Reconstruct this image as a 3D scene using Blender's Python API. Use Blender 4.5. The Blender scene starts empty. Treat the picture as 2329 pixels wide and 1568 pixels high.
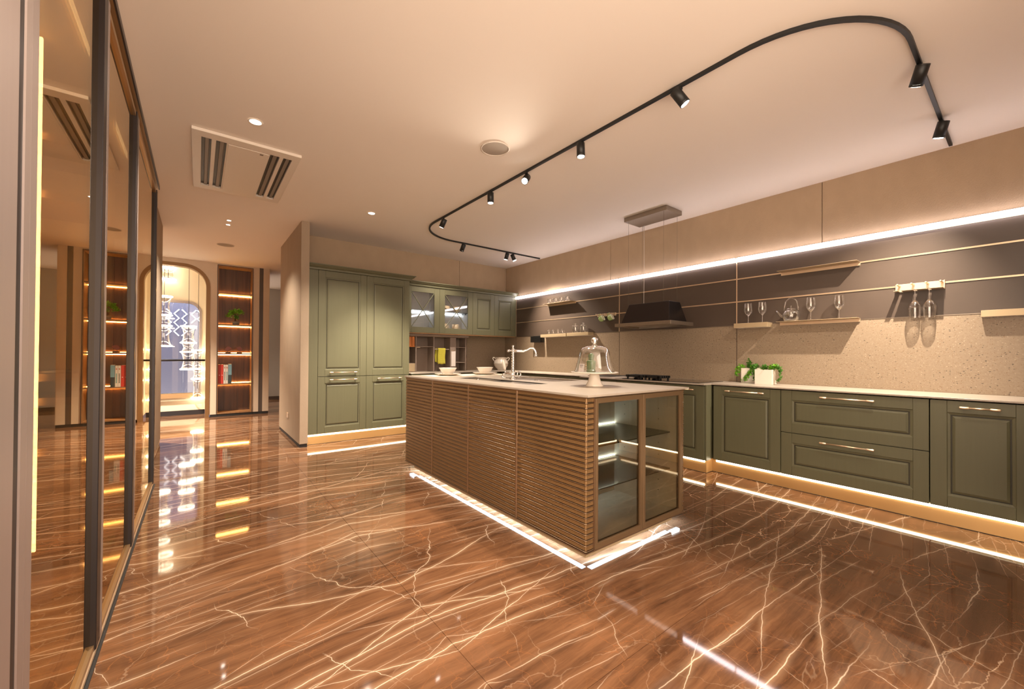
import bpy, bmesh, math, random
from mathutils import Vector, Matrix
random.seed(7)
S = bpy.context.scene
COL = S.collection
PI = math.pi

# ------------------------------------------------------------------ camera, world, exposure
def make_camera():
    yaw, pit, roll, F = 0.658416973, 0.00782858590, 0.00625469969, 918.017151
    f = Vector((math.sin(yaw)*math.cos(pit), math.cos(yaw)*math.cos(pit), math.sin(pit)))
    r0 = Vector((math.cos(yaw), -math.sin(yaw), 0)); u0 = r0.cross(f)
    r = math.cos(roll)*r0 + math.sin(roll)*u0
    u = -math.sin(roll)*r0 + math.cos(roll)*u0
    cd = bpy.data.cameras.new('camera'); cam = bpy.data.objects.new('camera', cd); COL.objects.link(cam)
    m = Matrix((r, u, -f)).transposed().to_4x4(); m.translation = Vector((0, 0, 1.22))
    cam.matrix_world = m
    cd.sensor_width = 36.0; cd.sensor_fit = 'HORIZONTAL'; cd.lens = F/2329*36.0
    cd.shift_x = 3.1718/2329; cd.shift_y = 17.0706/2329
    cd.clip_start = 0.02; cd.clip_end = 100
    S.camera = cam
make_camera()
W = bpy.data.worlds.new('world'); S.world = W; W.use_nodes = True
W.node_tree.nodes['Background'].inputs[0].default_value = (1.0, 0.80, 0.62, 1)
W.node_tree.nodes['Background'].inputs[1].default_value = 5.9
S.view_settings.view_transform = 'Standard'; S.view_settings.look = 'None'
S.view_settings.gamma = 1.0; S.view_settings.use_curve_mapping = False
S.view_settings.exposure = 0.0
S.cycles.max_bounces = 10; S.cycles.diffuse_bounces = 6; S.cycles.glossy_bounces = 5
S.cycles.transparent_max_bounces = 24; S.cycles.sample_clamp_indirect = 6.0
S.cycles.caustics_reflective = False; S.cycles.caustics_refractive = False
SPOT = 1.15           # overall strength of the spotlights
WARM = (1.0, 0.85, 0.68)

# ------------------------------------------------------------------ mesh helpers (world coordinates)
class MB:
    def __init__(s): s.v = []; s.f = []; s.sm = []
    def quad(s, a, b, c, d): s.poly([a, b, c, d])
    def poly(s, pts, smooth=False):
        n = len(s.v); s.v += [tuple(p) for p in pts]; s.f.append(tuple(range(n, n+len(pts)))); s.sm.append(smooth)
    def box(s, x0, x1, y0, y1, z0, z1):
        if x0 > x1: x0, x1 = x1, x0
        if y0 > y1: y0, y1 = y1, y0
        if z0 > z1: z0, z1 = z1, z0
        n = len(s.v)
        s.v += [(x0,y0,z0),(x1,y0,z0),(x1,y1,z0),(x0,y1,z0),(x0,y0,z1),(x1,y0,z1),(x1,y1,z1),(x0,y1,z1)]
        for q in ((3,2,1,0),(4,5,6,7),(0,1,5,4),(1,2,6,5),(2,3,7,6),(3,0,4,7)):
            s.f.append(tuple(n+i for i in q)); s.sm.append(False)
        return s
    def grid(s, rings, closed=True, smooth=True, cap0=False, cap1=False):
        n = len(s.v); k = len(rings[0])
        for r in rings: s.v += [tuple(p) for p in r]
        for i in range(len(rings)-1):
            for j in range(k if closed else k-1):
                a = n+i*k+j; b = n+i*k+(j+1) % k
                s.f.append((a, b, b+k, a+k)); s.sm.append(smooth)
        if cap0: s.f.append(tuple(n+j for j in range(k))[::-1]); s.sm.append(False)
        if cap1: s.f.append(tuple(n+(len(rings)-1)*k+j for j in range(k))); s.sm.append(False)
        return s
    def lathe(s, prof, c=(0,0,0), n=24, cap0=False, cap1=False):
        s.grid([[(c[0]+r*math.cos(2*PI*j/n), c[1]+r*math.sin(2*PI*j/n), c[2]+z) for j in range(n)] for r, z in prof], True, True, cap0, cap1)
        return s
    def tube(s, pts, r, n=8, closed=False, caps=True):
        P = [Vector(p) for p in pts]; R = r if isinstance(r, (list, tuple)) else [r]*len(P)
        rings = []; up = None
        for i, p in enumerate(P):
            if closed: t = P[(i+1) % len(P)]-P[i-1]
            else: t = P[min(i+1, len(P)-1)]-P[max(i-1, 0)]
            t.normalize()
            if up is None: up = Vector((0,0,1)) if abs(t.z) < .9 else Vector((1,0,0))
            a = t.cross(up)
            if a.length < 1e-5: a = t.cross(Vector((0,1,0)))
            a.normalize(); b = t.cross(a); up = -b if b.dot(up) < 0 else b
            rings.append([p+R[i]*(math.cos(2*PI*j/n)*a+math.sin(2*PI*j/n)*b) for j in range(n)])
        if closed: rings.append(rings[0])
        s.grid(rings, True, True, caps and not closed, caps and not closed)
        return s
    def cyl(s, p0, p1, r0, r1=None, n=16): return s.tube([p0, p1], [r0, r0 if r1 is None else r1], n)
    def prism(s, pts, d):
        """closed outline pts (3D, planar) pushed along vector d"""
        A = [Vector(p) for p in pts]; B = [p+Vector(d) for p in A]; n = len(A)
        s.poly(A[::-1]); s.poly(B)
        for i in range(n): s.poly([A[i], A[(i+1) % n], B[(i+1) % n], B[i]])
        return s
    def mesh(s, name, mat, org=(0,0,0), bev=0.0, recalc=True, weld=True):
        bm = bmesh.new(); o = Vector(org)
        vs = [bm.verts.new(Vector(p)-o) for p in s.v]
        for q, sm in zip(s.f, s.sm):
            try: fc = bm.faces.new([vs[i] for i in q]); fc.smooth = sm
            except ValueError: pass
        if weld: bmesh.ops.remove_doubles(bm, verts=bm.verts, dist=1e-6)
        if recalc: bmesh.ops.recalc_face_normals(bm, faces=bm.faces)
        if bev > 0:
            es = [e for e in bm.edges if len(e.link_faces) == 2 and e.calc_face_angle(0) > .6]
            bmesh.ops.bevel(bm, geom=es, offset=bev, segments=1 if bev < .004 else 2, affect='EDGES', clamp_overlap=True)
        me = bpy.data.meshes.new(name); bm.to_mesh(me); bm.free()
        if mat: me.materials.append(mat)
        return me

def world_org(o):
    v = Vector((0,0,0))
    while o: v += o.location; o = o.parent
    return v
def obj(name, mb, mat, parent=None, bev=0.0, loc=(0,0,0), **kw):
    o = bpy.data.objects.new(name, None if mb is None else (mb if isinstance(mb, bpy.types.Mesh) else mb.mesh(name, mat, world_org(parent)+Vector(loc), bev, **kw)))
    COL.objects.link(o); o.location = loc
    if parent: o.parent = parent
    return o
def tag(o, label, cat, group=None):
    o['label'] = label; o['category'] = cat
    if group: o['group'] = group
    return o
def thing(name, label, cat, loc=(0,0,0), group=None):
    o = bpy.data.objects.new(name, None); COL.objects.link(o); o.location = loc; o.empty_display_size = .05
    return tag(o, label, cat, group)
def struct(name, mb=None, mat=None, parent=None, bev=0.0):
    o = obj(name, mb, mat, parent, bev); o['kind'] = 'structure'; return o
def dup(o, loc, label=None, rot=None, parent=None):
    c = o.copy(); COL.objects.link(c)
    if parent: c.parent = parent
    else:
        c.location = loc
        if label: c['label'] = label
        if rot is not None: c.rotation_euler = rot
    for ch in o.children: dup(ch, None, parent=c)
    return c
def box(x0, x1, y0, y1, z0, z1): return MB().box(x0, x1, y0, y1, z0, z1)

# ------------------------------------------------------------------ materials
MATS = {}
def nodes(name):
    m = bpy.data.materials.new(name); m.use_nodes = True; nt = m.node_tree
    return m, nt, nt.nodes['Principled BSDF']
def N(nt, typ, **kw):
    n = nt.nodes.new(typ)
    for k, v in kw.items():
        if k.startswith('i_'):
            key = k[2:]; key = int(key) if key.isdigit() else key
            n.inputs[key].default_value = v
        else: setattr(n, k, v)
    return n
def mth(nt, op, a, b=None, c=None, clamp=False):
    n = nt.nodes.new('ShaderNodeMath'); n.operation = op; n.use_clamp = clamp
    for i, x in enumerate((a, b, c)):
        if x is None: continue
        if isinstance(x, (int, float)): n.inputs[i].default_value = x
        else: nt.links.new(x, n.inputs[i])
    return n.outputs[0]
def mix(nt, fac, a, b, blend='MIX'):
    n = nt.nodes.new('ShaderNodeMix'); n.data_type = 'RGBA'; n.blend_type = blend
    for s, x in ((n.inputs[0], fac), (n.inputs[6], a), (n.inputs[7], b)):
        if isinstance(x, bpy.types.NodeSocket): nt.links.new(x, s)
        elif isinstance(x, (int, float)): s.default_value = x
        else: s.default_value = (*x[:3], 1)
    return n.outputs[2]
def coords(nt, scale=(1,1,1), rot=(0,0,0), loc=(0,0,0)):
    tc = nt.nodes.new('ShaderNodeTexCoord'); mp = nt.nodes.new('ShaderNodeMapping')
    mp.inputs['Scale'].default_value = scale; mp.inputs['Rotation'].default_value = rot; mp.inputs['Location'].default_value = loc
    nt.links.new(tc.outputs['Object'], mp.inputs[0]); return mp.outputs[0]
def noise(nt, vec, scale, detail=3, rough=.55, dist=0):
    n = N(nt, 'ShaderNodeTexNoise'); n.inputs['Scale'].default_value = scale; n.inputs['Detail'].default_value = detail
    n.inputs['Roughness'].default_value = rough; n.inputs['Distortion'].default_value = dist
    if vec is not None: nt.links.new(vec, n.inputs['Vector'])
    return n
def bump(nt, b, h, strength=.2, dist=.01):
    n = N(nt, 'ShaderNodeBump'); n.inputs['Strength'].default_value = strength; n.inputs['Distance'].default_value = dist
    nt.links.new(h, n.inputs['Height']); nt.links.new(n.outputs[0], b.inputs['Normal'])
def pm(name, col, rough=.5, metal=0.0, spec=.5, var=0.0, vscale=(3,3,3), bmp=0.0, bscale=(40,40,40), coat=0.0):
    m, nt, b = nodes(name)
    b.inputs['Roughness'].default_value = rough; b.inputs['Metallic'].default_value = metal
    b.inputs['Specular IOR Level'].default_value = spec; b.inputs['Coat Weight'].default_value = coat; b.inputs['Coat Roughness'].default_value = .05
    if var:
        n = noise(nt, coords(nt, vscale), 1.0, 4)
        c = mix(nt, n.outputs[0], [x*(1-var) for x in col], [min(1, x*(1+var)) for x in col])
        nt.links.new(c, b.inputs['Base Color'])
    else: b.inputs['Base Color'].default_value = (*col, 1)
    if bmp:
        n = noise(nt, coords(nt, bscale), 1.0, 4); bump(nt, b, n.outputs[0], bmp, .01)
    MATS[name] = m; return m
def emis(name, col, st):
    m, nt, b = nodes(name); b.inputs['Base Color'].default_value = (.8,.8,.8,1)
    b.inputs['Emission Color'].default_value = (*col, 1); b.inputs['Emission Strength'].default_value = st; return m
def glass(name, tint, refl, base, boost, rough=.0, ex=2.5):
    """thin pane: transparent tint mixed with a mirror lobe; base = reflection seen head-on"""
    m, nt, b = nodes(name); nt.nodes.remove(b)
    t = N(nt, 'ShaderNodeBsdfTransparent'); t.inputs[0].default_value = (*tint, 1)
    g = N(nt, 'ShaderNodeBsdfGlossy'); g.inputs[0].default_value = (*refl, 1); g.inputs['Roughness'].default_value = rough
    lw = N(nt, 'ShaderNodeLayerWeight'); lw.inputs[0].default_value = .5
    p = mth(nt, 'POWER', lw.outputs['Facing'], ex)
    fac = mth(nt, 'MULTIPLY_ADD', p, boost, base, True)
    mx = N(nt, 'ShaderNodeMixShader'); nt.links.new(fac, mx.inputs[0]); nt.links.new(t.outputs[0], mx.inputs[1]); nt.links.new(g.outputs[0], mx.inputs[2])
    nt.links.new(mx.outputs[0], nt.nodes['Material Output'].inputs[0]); return m

M_ceil = pm('ceiling_paint', (.90, .82, .74), .75, var=.012, vscale=(.8,.8,.8))
M_plaster = pm('plaster_wallpaper', (.43, .315, .21), .85, var=.10, vscale=(7,7,4), bmp=.25, bscale=(220,220,90))
M_plaster2 = pm('plaster_light', (.62, .51, .39), .85, var=.07, vscale=(7,7,3), bmp=.2, bscale=(220,220,70))
M_pillar = pm('pillar_wallpaper', (.37, .285, .205), .85, var=.10, vscale=(7,7,3), bmp=.25, bscale=(220,220,70))
M_arch = pm('arch_bronze', (.20, .105, .04), .4, .55)
M_cream = pm('cream_plaster', (.78, .68, .52), .8, var=.03, vscale=(3,3,3))
M_dark = pm('shadow_gap', (.012, .011, .011), .6)
M_brown = pm('brown_laminate', (.078, .055, .042), .40, var=.14, vscale=(30,3,3), bmp=.04, bscale=(90,20,90))
M_gold = pm('champagne_metal', (.80, .62, .44), .40, .85, var=.05, vscale=(40,4,4))
M_goldflat = pm('champagne_lacquer', (.48, .37, .23), .42, .35)
M_bronze = pm('bronze_lacquer', (.235, .135, .056), .42, .45, var=.10, vscale=(5,5,5))
M_bronze_edge = pm('bronze_edge', (.36, .24, .15), .30, .85)
M_bronze_frame = pm('bronze_frame', (.20, .125, .065), .40, .5)
M_post = pm('dark_anodised', (.035, .031, .034), .38, .7)
M_postlav = pm('grey_anodised', (.33, .27, .25), .42, .6, var=.06, vscale=(30,30,.5))
M_post_gold = pm('bronze_anodised', (.42, .27, .14), .38, .75)
M_black = pm('matt_black', (.008, .008, .008), .45)
M_hood = pm('hood_black', (.055, .048, .048), .30, 1.0)
M_hoodmetal = pm('brushed_bronze_steel', (.30, .25, .20), .36, .85, var=.08, vscale=(4,40,40))
M_chrome = pm('chrome', (.86, .86, .86), .06, 1.0)
M_steel = pm('sink_steel', (.45, .40, .34), .28, .9)
M_white = pm('white_ceramic', (.80, .73, .64), .15, coat=.4)
M_whitepl = pm('white_plastic', (.74, .68, .62), .4)
M_acw = pm('unit_white', (.80, .72, .63), .45)
M_acgrey = pm('unit_grey', (.22, .18, .15), .5)
M_spk = pm('speaker_mesh', (.40, .34, .28), .8, bmp=.2, bscale=(600,600,600))
M_green_mug = pm('green_ceramic', (.33, .46, .17), .2, coat=.5)
M_mill = pm('green_mill', (.07, .14, .055), .22, coat=.5)
M_towel = pm('yellow_towel', (.58, .52, .06), .9, var=.2, vscale=(60,60,60), bmp=.5, bscale=(300,300,300))
M_orange = pm('orange_wood', (.62, .20, .045), .45, var=.15, vscale=(40,40,3))
M_leafg = pm('leaf_green', (.14, .36, .015), .5, var=.5, vscale=(60,60,60))
M_leafd = pm('leaf_dark', (.07, .20, .02), .5, var=.4, vscale=(60,60,60))
M_trunk = pm('stem_brown', (.06, .035, .02), .8)
M_redleaf = pm('red_brown_leaf', (.22, .045, .02), .4)
M_pot = pm('grey_pot', (.25, .22, .18), .7)
M_placemat = pm('cream_linen', (.78, .70, .58), .9, bmp=.4, bscale=(80,80,80))
M_paper = pm('paper_white', (.80, .74, .70), .8)
M_greywood = pm('grey_brown_melamine', (.27, .205, .165), .5, var=.08, vscale=(6,6,40))
M_cabin = pm('pale_grey_wood', (.46, .43, .37), .55, var=.10, vscale=(40,40,3), bmp=.1, bscale=(80,80,6))
M_cabwhite = pm('cabinet_interior', (.62, .59, .56), .6)
M_walnutlight = pm('wardrobe_board', (.50, .37, .23), .5, var=.2, vscale=(25,25,2))
M_plinth = pm('champagne_plinth', (.60, .37, .15), .34, .45)
M_hall = pm('hall_grey', (.40, .37, .33), .85)
M_facade = pm('facade_blue', (.075, .085, .15), .5)
M_red = pm('book_red', (.48, .035, .02), .5)
M_bookw = pm('book_white', (.62, .58, .52), .5)
M_bookd = pm('book_dark', (.02, .035, .04), .45)
M_bookb = pm('book_blue', (.16, .33, .40), .45)
M_ink = pm('print_ink', (.08, .07, .07), .6)
M_inkr = pm('print_red', (.45, .08, .03), .6)
M_inkt = pm('print_teal', (.03, .25, .24), .6)

def wood(name, c0, c1, rough=.45):
    m, nt, b = nodes(name); b.inputs['Roughness'].default_value = rough
    n1 = noise(nt, coords(nt, (26, 26, .9)), 1.0, 5, .6, .4); n2 = noise(nt, coords(nt, (5, 5, .5)), 1.0, 2)
    f = mth(nt, 'ADD', mth(nt, 'MULTIPLY', n1.outputs[0], 1.5), mth(nt, 'MULTIPLY', n2.outputs[0], .8)); f = mth(nt, 'SUBTRACT', f, .62, clamp=True)
    nt.links.new(mix(nt, f, c0, c1), b.inputs['Base Color']); bump(nt, b, n1.outputs[0], .12, .01); return m
M_walnut = wood('walnut_veneer', (.026, .010, .005), (.14, .062, .028))
M_walnutframe = wood('walnut_frame', (.16, .075, .028), (.34, .18, .075))

def cabgreen(name, col):
    m, nt, b = nodes(name); b.inputs['Roughness'].default_value = .42; b.inputs['Specular IOR Level'].default_value = .4
    n1 = noise(nt, coords(nt, (55, 55, 2.2)), 1.0, 4, .6, .25); n2 = noise(nt, coords(nt, (1.5, 1.5, 1.0)), 1.0, 2)
    f = mth(nt, 'ADD', mth(nt, 'MULTIPLY', n1.outputs[0], .55), mth(nt, 'MULTIPLY', n2.outputs[0], .45))
    nt.links.new(mix(nt, f, [c*.87 for c in col], [c*1.13 for c in col]), b.inputs['Base Color'])
    bump(nt, b, n1.outputs[0], .22, .004); return m
M_groove = pm('groove_dark', (.030, .026, .014), .5)
M_green = cabgreen('sage_green_wood', (.122, .118, .068))

def marble():
    m, nt, b = nodes('brown_marble'); L = nt.links
    tc = N(nt, 'ShaderNodeTexCoord'); sp = N(nt, 'ShaderNodeSeparateXYZ'); L.new(tc.outputs['Object'], sp.inputs[0])
    u = mth(nt, 'PINGPONG', mth(nt, 'SUBTRACT', sp.outputs[0], .861), 2.4)
    cb = N(nt, 'ShaderNodeCombineXYZ'); L.new(u, cb.inputs[0]); L.new(sp.outputs[1], cb.inputs[1])
    V0 = cb.outputs[0]
    def warp(vec, scale, amt, detail=2):
        n = noise(nt, vec, scale, detail); a = N(nt, 'ShaderNodeVectorMath', operation='SUBTRACT'); L.new(n.outputs['Color'], a.inputs[0]); a.inputs[1].default_value = (.5,.5,.5)
        s = N(nt, 'ShaderNodeVectorMath', operation='SCALE'); L.new(a.outputs[0], s.inputs[0]); s.inputs['Scale'].default_value = amt
        d = N(nt, 'ShaderNodeVectorMath', operation='ADD'); L.new(vec, d.inputs[0]); L.new(s.outputs[0], d.inputs[1]); return d.outputs[0]
    V1 = warp(V0, .40, .30); V2 = warp(V1, 7.0, .03, 4)
    def mapd(vec, scale, rz):
        mp = N(nt, 'ShaderNodeMapping'); mp.inputs['Scale'].default_value = scale; mp.inputs['Rotation'].default_value = (0,0,rz); L.new(vec, mp.inputs[0]); return mp.outputs[0]
    # long veins: level lines of a gently bent coordinate t, so they run on without closing into loops
    big = noise(nt, V0, .55, 2); med = noise(nt, V0, 2.6, 3); fin = noise(nt, V0, 17.0, 3)
    def bent(a, b_, k0, k1, k2, fan=0.0):
        t = mth(nt, 'ADD', mth(nt, 'MULTIPLY', sp.outputs[1], a), mth(nt, 'MULTIPLY', u, b_))
        if fan: t = mth(nt, 'ADD', t, mth(nt, 'MULTIPLY', mth(nt, 'MULTIPLY', u, sp.outputs[1]), fan))
        for n, k in ((big, k0), (med, k1), (fin, k2)): t = mth(nt, 'MULTIPLY_ADD', n.outputs[0], k, t)
        return t
    def vein(t, freq, w, off, ms, lo, hi):
        n = N(nt, 'ShaderNodeTexVoronoi', voronoi_dimensions='1D', feature='DISTANCE_TO_EDGE'); n.inputs['Scale'].default_value = freq
        L.new(mth(nt, 'ADD', t, off), n.inputs['W'])
        d = mth(nt, 'DIVIDE', n.outputs['Distance'], freq)
        mp = N(nt, 'ShaderNodeMapping'); mp.inputs['Location'].default_value = (off, off*.7, 0); mp.inputs['Scale'].default_value = (.6, 1.3, 1); L.new(V0, mp.inputs[0])
        k = noise(nt, mp.outputs[0], ms, 2); r = N(nt, 'ShaderNodeMapRange', interpolation_type='SMOOTHSTEP'); r.inputs['From Min'].default_value = lo; r.inputs['From Max'].default_value = hi; L.new(k.outputs[0], r.inputs[0])
        line = mth(nt, 'SUBTRACT', 1.0, mth(nt, 'DIVIDE', d, w), clamp=True); halo = mth(nt, 'SUBTRACT', 1.0, mth(nt, 'DIVIDE', d, w*13), clamp=True)
        return mth(nt, 'MULTIPLY', line, r.outputs[0]), mth(nt, 'MULTIPLY', mth(nt, 'POWER', halo, 2.2), mth(nt, 'MULTIPLY', r.outputs[0], r.outputs[0]))
    s1, h1 = vein(bent(1, .03, .22, .05, .010, .05), 4.6, .0032, 3.1, 1.3, .38, .56)
    s2, h2 = vein(bent(1, -.30, .25, .06, .012), 3.6, .0026, 11.7, 1.6, .45, .62)
    s3, h3 = vein(bent(1, .40, .28, .07, .014), 3.2, .0022, 23.9, 1.4, .46, .63)
    s4, h4 = vein(bent(1, .12, .20, .05, .008), 9.0, .0020, 41.3, 2.3, .44, .60)
    s5, h5 = vein(bent(.55, -1.0, .4, .25, .03), 2.0, .0020, 57.7, 1.7, .48, .64)
    side = N(nt, 'ShaderNodeMapRange', interpolation_type='SMOOTHSTEP'); side.inputs['From Min'].default_value = 1.1; side.inputs['From Max'].default_value = 1.9; L.new(u, side.inputs[0]); side = side.outputs[0]
    calm = mth(nt, 'MULTIPLY_ADD', side, -.55, 1.0)
    soft = mth(nt, 'MAXIMUM', h1, mth(nt, 'MAXIMUM', h2, h3)); soft2 = mth(nt, 'MULTIPLY', mth(nt, 'MAXIMUM', h4, h5), .5)
    fine0 = mth(nt, 'MAXIMUM', mth(nt, 'MAXIMUM', s1, s2), mth(nt, 'MAXIMUM', s3, s5))
    vo = N(nt, 'ShaderNodeTexVoronoi', feature='DISTANCE_TO_EDGE'); vo.inputs['Scale'].default_value = 3.4
    L.new(warp(warp(V0, 1.3, .5), 9.0, .10, 4), vo.inputs['Vector'])
    web = mth(nt, 'SUBTRACT', 1.0, mth(nt, 'DIVIDE', vo.outputs[0], .009), clamp=True)
    wm = noise(nt, V0, 1.1, 2); wr = N(nt, 'ShaderNodeMapRange', interpolation_type='SMOOTHSTEP'); wr.inputs['From Min'].default_value = .42; wr.inputs['From Max'].default_value = .62; L.new(wm.outputs[0], wr.inputs[0])
    web = mth(nt, 'MULTIPLY', web, wr.outputs[0])
    vo2 = N(nt, 'ShaderNodeTexVoronoi', feature='DISTANCE_TO_EDGE'); vo2.inputs['Scale'].default_value = 9.0; L.new(warp(warp(V0, 2.0, .3), 14.0, .06, 4), vo2.inputs['Vector'])
    rust = mth(nt, 'SUBTRACT', 1.0, mth(nt, 'DIVIDE', vo2.outputs[0], .02), clamp=True)
    rm = noise(nt, V0, 2.2, 2); rust = mth(nt, 'MULTIPLY', rust, mth(nt, 'MULTIPLY', mth(nt, 'SUBTRACT', rm.outputs[0], .42, clamp=True), 5.0, clamp=True))
    cl = noise(nt, mapd(V1, (.7, 1.6, 1), .1), 1.5, 5, .6); cl2 = noise(nt, mapd(V2, (.9, 14, 1), .08), 1.5, 5, .7)
    f = mth(nt, 'ADD', mth(nt, 'MULTIPLY', cl.outputs[0], .70), mth(nt, 'MULTIPLY', cl2.outputs[0], .68)); r = N(nt, 'ShaderNodeMapRange'); r.inputs['From Min'].default_value = .47; r.inputs['From Max'].default_value = .90; L.new(f, r.inputs[0])
    col = mix(nt, r.outputs[0], (.052, .022, .011), (.245, .116, .055))
    col = mix(nt, mth(nt, 'MULTIPLY', side, .55), col, (.050, .023, .014))
    col = mix(nt, mth(nt, 'MULTIPLY', rust, .6), col, (.30, .115, .04))
    col = mix(nt, mth(nt, 'MULTIPLY', mth(nt, 'MULTIPLY', mth(nt, 'MAXIMUM', soft, soft2), calm), .42), col, (.46, .30, .19))
    col = mix(nt, mth(nt, 'MULTIPLY', web, mth(nt, 'MULTIPLY_ADD', side, .5, .25)), col, (.62, .45, .31))
    fine = mth(nt, 'MULTIPLY', mth(nt, 'MAXIMUM', fine0, mth(nt, 'MULTIPLY', s4, .55)), calm)
    col = mix(nt, mth(nt, 'MULTIPLY', fine, .95), col, (.80, .65, .50))
    L.new(col, b.inputs['Base Color']); b.inputs['Roughness'].default_value = .045; b.inputs['IOR'].default_value = 1.55
    return m
M_marble = marble()

def terrazzo():
    m, nt, b = nodes('beige_terrazzo'); L = nt.links; b.inputs['Roughness'].default_value = .45
    v = coords(nt, (1,1,1)); cl = noise(nt, v, 60, 5, .7); col = mix(nt, cl.outputs[0], (.21, .146, .096), (.345, .272, .192))
    wn = noise(nt, v, 90, 2); wa = N(nt, 'ShaderNodeVectorMath', operation='SCALE'); L.new(wn.outputs['Color'], wa.inputs[0]); wa.inputs['Scale'].default_value = .012; wb_ = N(nt, 'ShaderNodeVectorMath', operation='ADD'); L.new(v, wb_.inputs[0]); L.new(wa.outputs[0], wb_.inputs[1]); v = wb_.outputs[0]
    for sc, lim, c, keep in ((75, .36, (.16, .085, .035), .62), (115, .38, (.19, .11, .055), .45), (110, .40, (.46, .37, .27), .45), (70, .30, (.05, .04, .03), .82)):
        mp = N(nt, 'ShaderNodeMapping'); mp.inputs['Scale'].default_value = (1, .75, 1.35); mp.inputs['Location'].default_value = (sc, 0, sc*.3); L.new(v, mp.inputs[0])
        vo = N(nt, 'ShaderNodeTexVoronoi'); vo.inputs['Scale'].default_value = sc; L.new(mp.outputs[0], vo.inputs['Vector'])
        sc3 = N(nt, 'ShaderNodeSeparateColor'); L.new(vo.outputs['Color'], sc3.inputs[0])
        a = mth(nt, 'LESS_THAN', vo.outputs['Distance'], mth(nt, 'MULTIPLY', sc3.outputs[1], lim)); k = mth(nt, 'GREATER_THAN', sc3.outputs[0], keep)
        col = mix(nt, mth(nt, 'MULTIPLY', mth(nt, 'MULTIPLY', a, k), .8), col, c)
    L.new(col, b.inputs['Base Color']); return m
M_terr = terrazzo()
def stone(name, c0, c1):
    m, nt, b = nodes(name); b.inputs['Roughness'].default_value = .38
    n1 = noise(nt, coords(nt, (140,140,140)), 1.0, 3); n2 = noise(nt, coords(nt, (12, 3, 12)), 1.0, 3)
    f = mth(nt, 'ADD', mth(nt, 'MULTIPLY', n1.outputs[0], .6), mth(nt, 'MULTIPLY', n2.outputs[0], .4)); nt.links.new(mix(nt, f, c0, c1), b.inputs['Base Color']); return m
M_top = stone('pale_stone_top', (.31, .265, .215), (.46, .395, .325))

G_clear = glass('clear_glass', (.93, .93, .93), (1, .98, .95), .12, .88, .07, 1.35)
G_mirror = glass('bronze_mirror_glass', (.86, .74, .54), (.95, .85, .69), .50, .35)
G_smoke = glass('smoked_glass', (.74, .69, .59), (.95, .88, .76), .07, .26)
G_shelf = glass('smoked_shelf_glass', (.42, .40, .36), (.9, .9, .9), .10, .4)
G_pane = glass('pane_glass', (.93, .95, .96), (1, 1, 1), .05, .5)
G_hob = pm('hob_glass', (.02, .018, .016), .06)
E_wall = emis('led_white', (1.0, .91, .96), 13.0)
E_plinth = emis('led_neutral', (1.0, .84, .62), 14.0)
E_island = emis('led_cool', (.55, .78, 1.0), 42.0)
E_shelf = emis('led_cool_shelf', (.80, .90, 1.0), 14.0)
E_case = emis('led_cool_case', (.66, .84, 1.0), 55.0)
E_amber = emis('led_amber', (1.0, .50, .13), 75.0)
E_ward = emis('led_warm', (1.0, .76, .44), 40.0)
E_ward2 = emis('wardrobe_fill_glow', (1.0, .80, .54), 5.0)
E_lens = emis('lamp_lens', (1.0, .93, .82), 30.0)
E_ring = emis('pendant_glow', (1.0, .84, .60), 15.0)
E_zig = emis('facade_neon', (.80, .88, 1.0), 1.6)

def spot(name, loc, target, watts, size=60, blend=.25, col=WARM, rad=.014, parent=None):
    d = bpy.data.lights.new(name, 'SPOT'); d.energy = watts*SPOT; d.spot_size = math.radians(size); d.spot_blend = blend; d.color = col; d.shadow_soft_size = rad
    o = bpy.data.objects.new(name, d); COL.objects.link(o)
    o.location = Vector(loc)-(world_org(parent) if parent else Vector((0,0,0)))
    o.rotation_euler = (Vector(target)-Vector(loc)).to_track_quat('-Z', 'Y').to_euler()
    if parent: o.parent = parent
    return o

# ------------------------------------------------------------------ setting
ZC = 2.955
floor = struct('floor')
for i, (xa, xb) in enumerate(((-3.939, -1.539), (-1.539, .861), (.861, 3.261), (3.261, 5.2))):
    ys = [-1.2, 1.0, 4.2, 7.4, 10.6, 13.0]
    for j in range(5):
        obj('floor_slab', box(xa+.0007, xb-.0007, ys[j]+.0007, ys[j+1]-.0007, -.03, 0), M_marble, floor, .0006)
ceiling = struct('ceiling', box(-3.9, 5.2, -1.2, 13.0, ZC, ZC+.08), M_ceil)

# right wall: plaster band, light, laminate band with rails, terrazzo band
XW, XB = 4.87, 4.85
wr = struct('wall_right', box(XW+.02, XW+.12, -1.2, 6.56, 0, ZC), M_plaster)
ys = [-1.1, 1.27, 3.861, 6.46]
for a, b in zip(ys, ys[1:]): obj('plaster_panel', box(XW, XW+.02, a+.003, b-.003, 2.345, ZC), M_plaster, wr, .001)
ys = [-1.1, 2.06, 3.683, 6.10]
for a, b in zip(ys, ys[1:]):
    for z0, z1 in ((1.575, 1.835), (1.848, 2.094), (2.107, 2.290)):
        obj('laminate_panel', box(XB, XW+.02, a+.006, b-.006, z0, z1), M_brown, wr, .001)
    obj('terrazzo_panel', box(XB, XW+.02, a+.003, b-.003, .935, 1.568), M_terr, wr, .001)
    for z in (1.8415, 2.1005):
        mb = box(XB-.006, XW, a, b, z-.0065, z-.002); mb.box(XB-.006, XW, a, b, z+.002, z+.0065); mb.box(XB-.001, XW, a, b, z-.002, z+.002)
        obj('gold_rail', mb, M_gold, wr)
    obj('edge_trim', box(XB-.003, XW, a, b, 1.568, 1.575), M_hoodmetal, wr)
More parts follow.
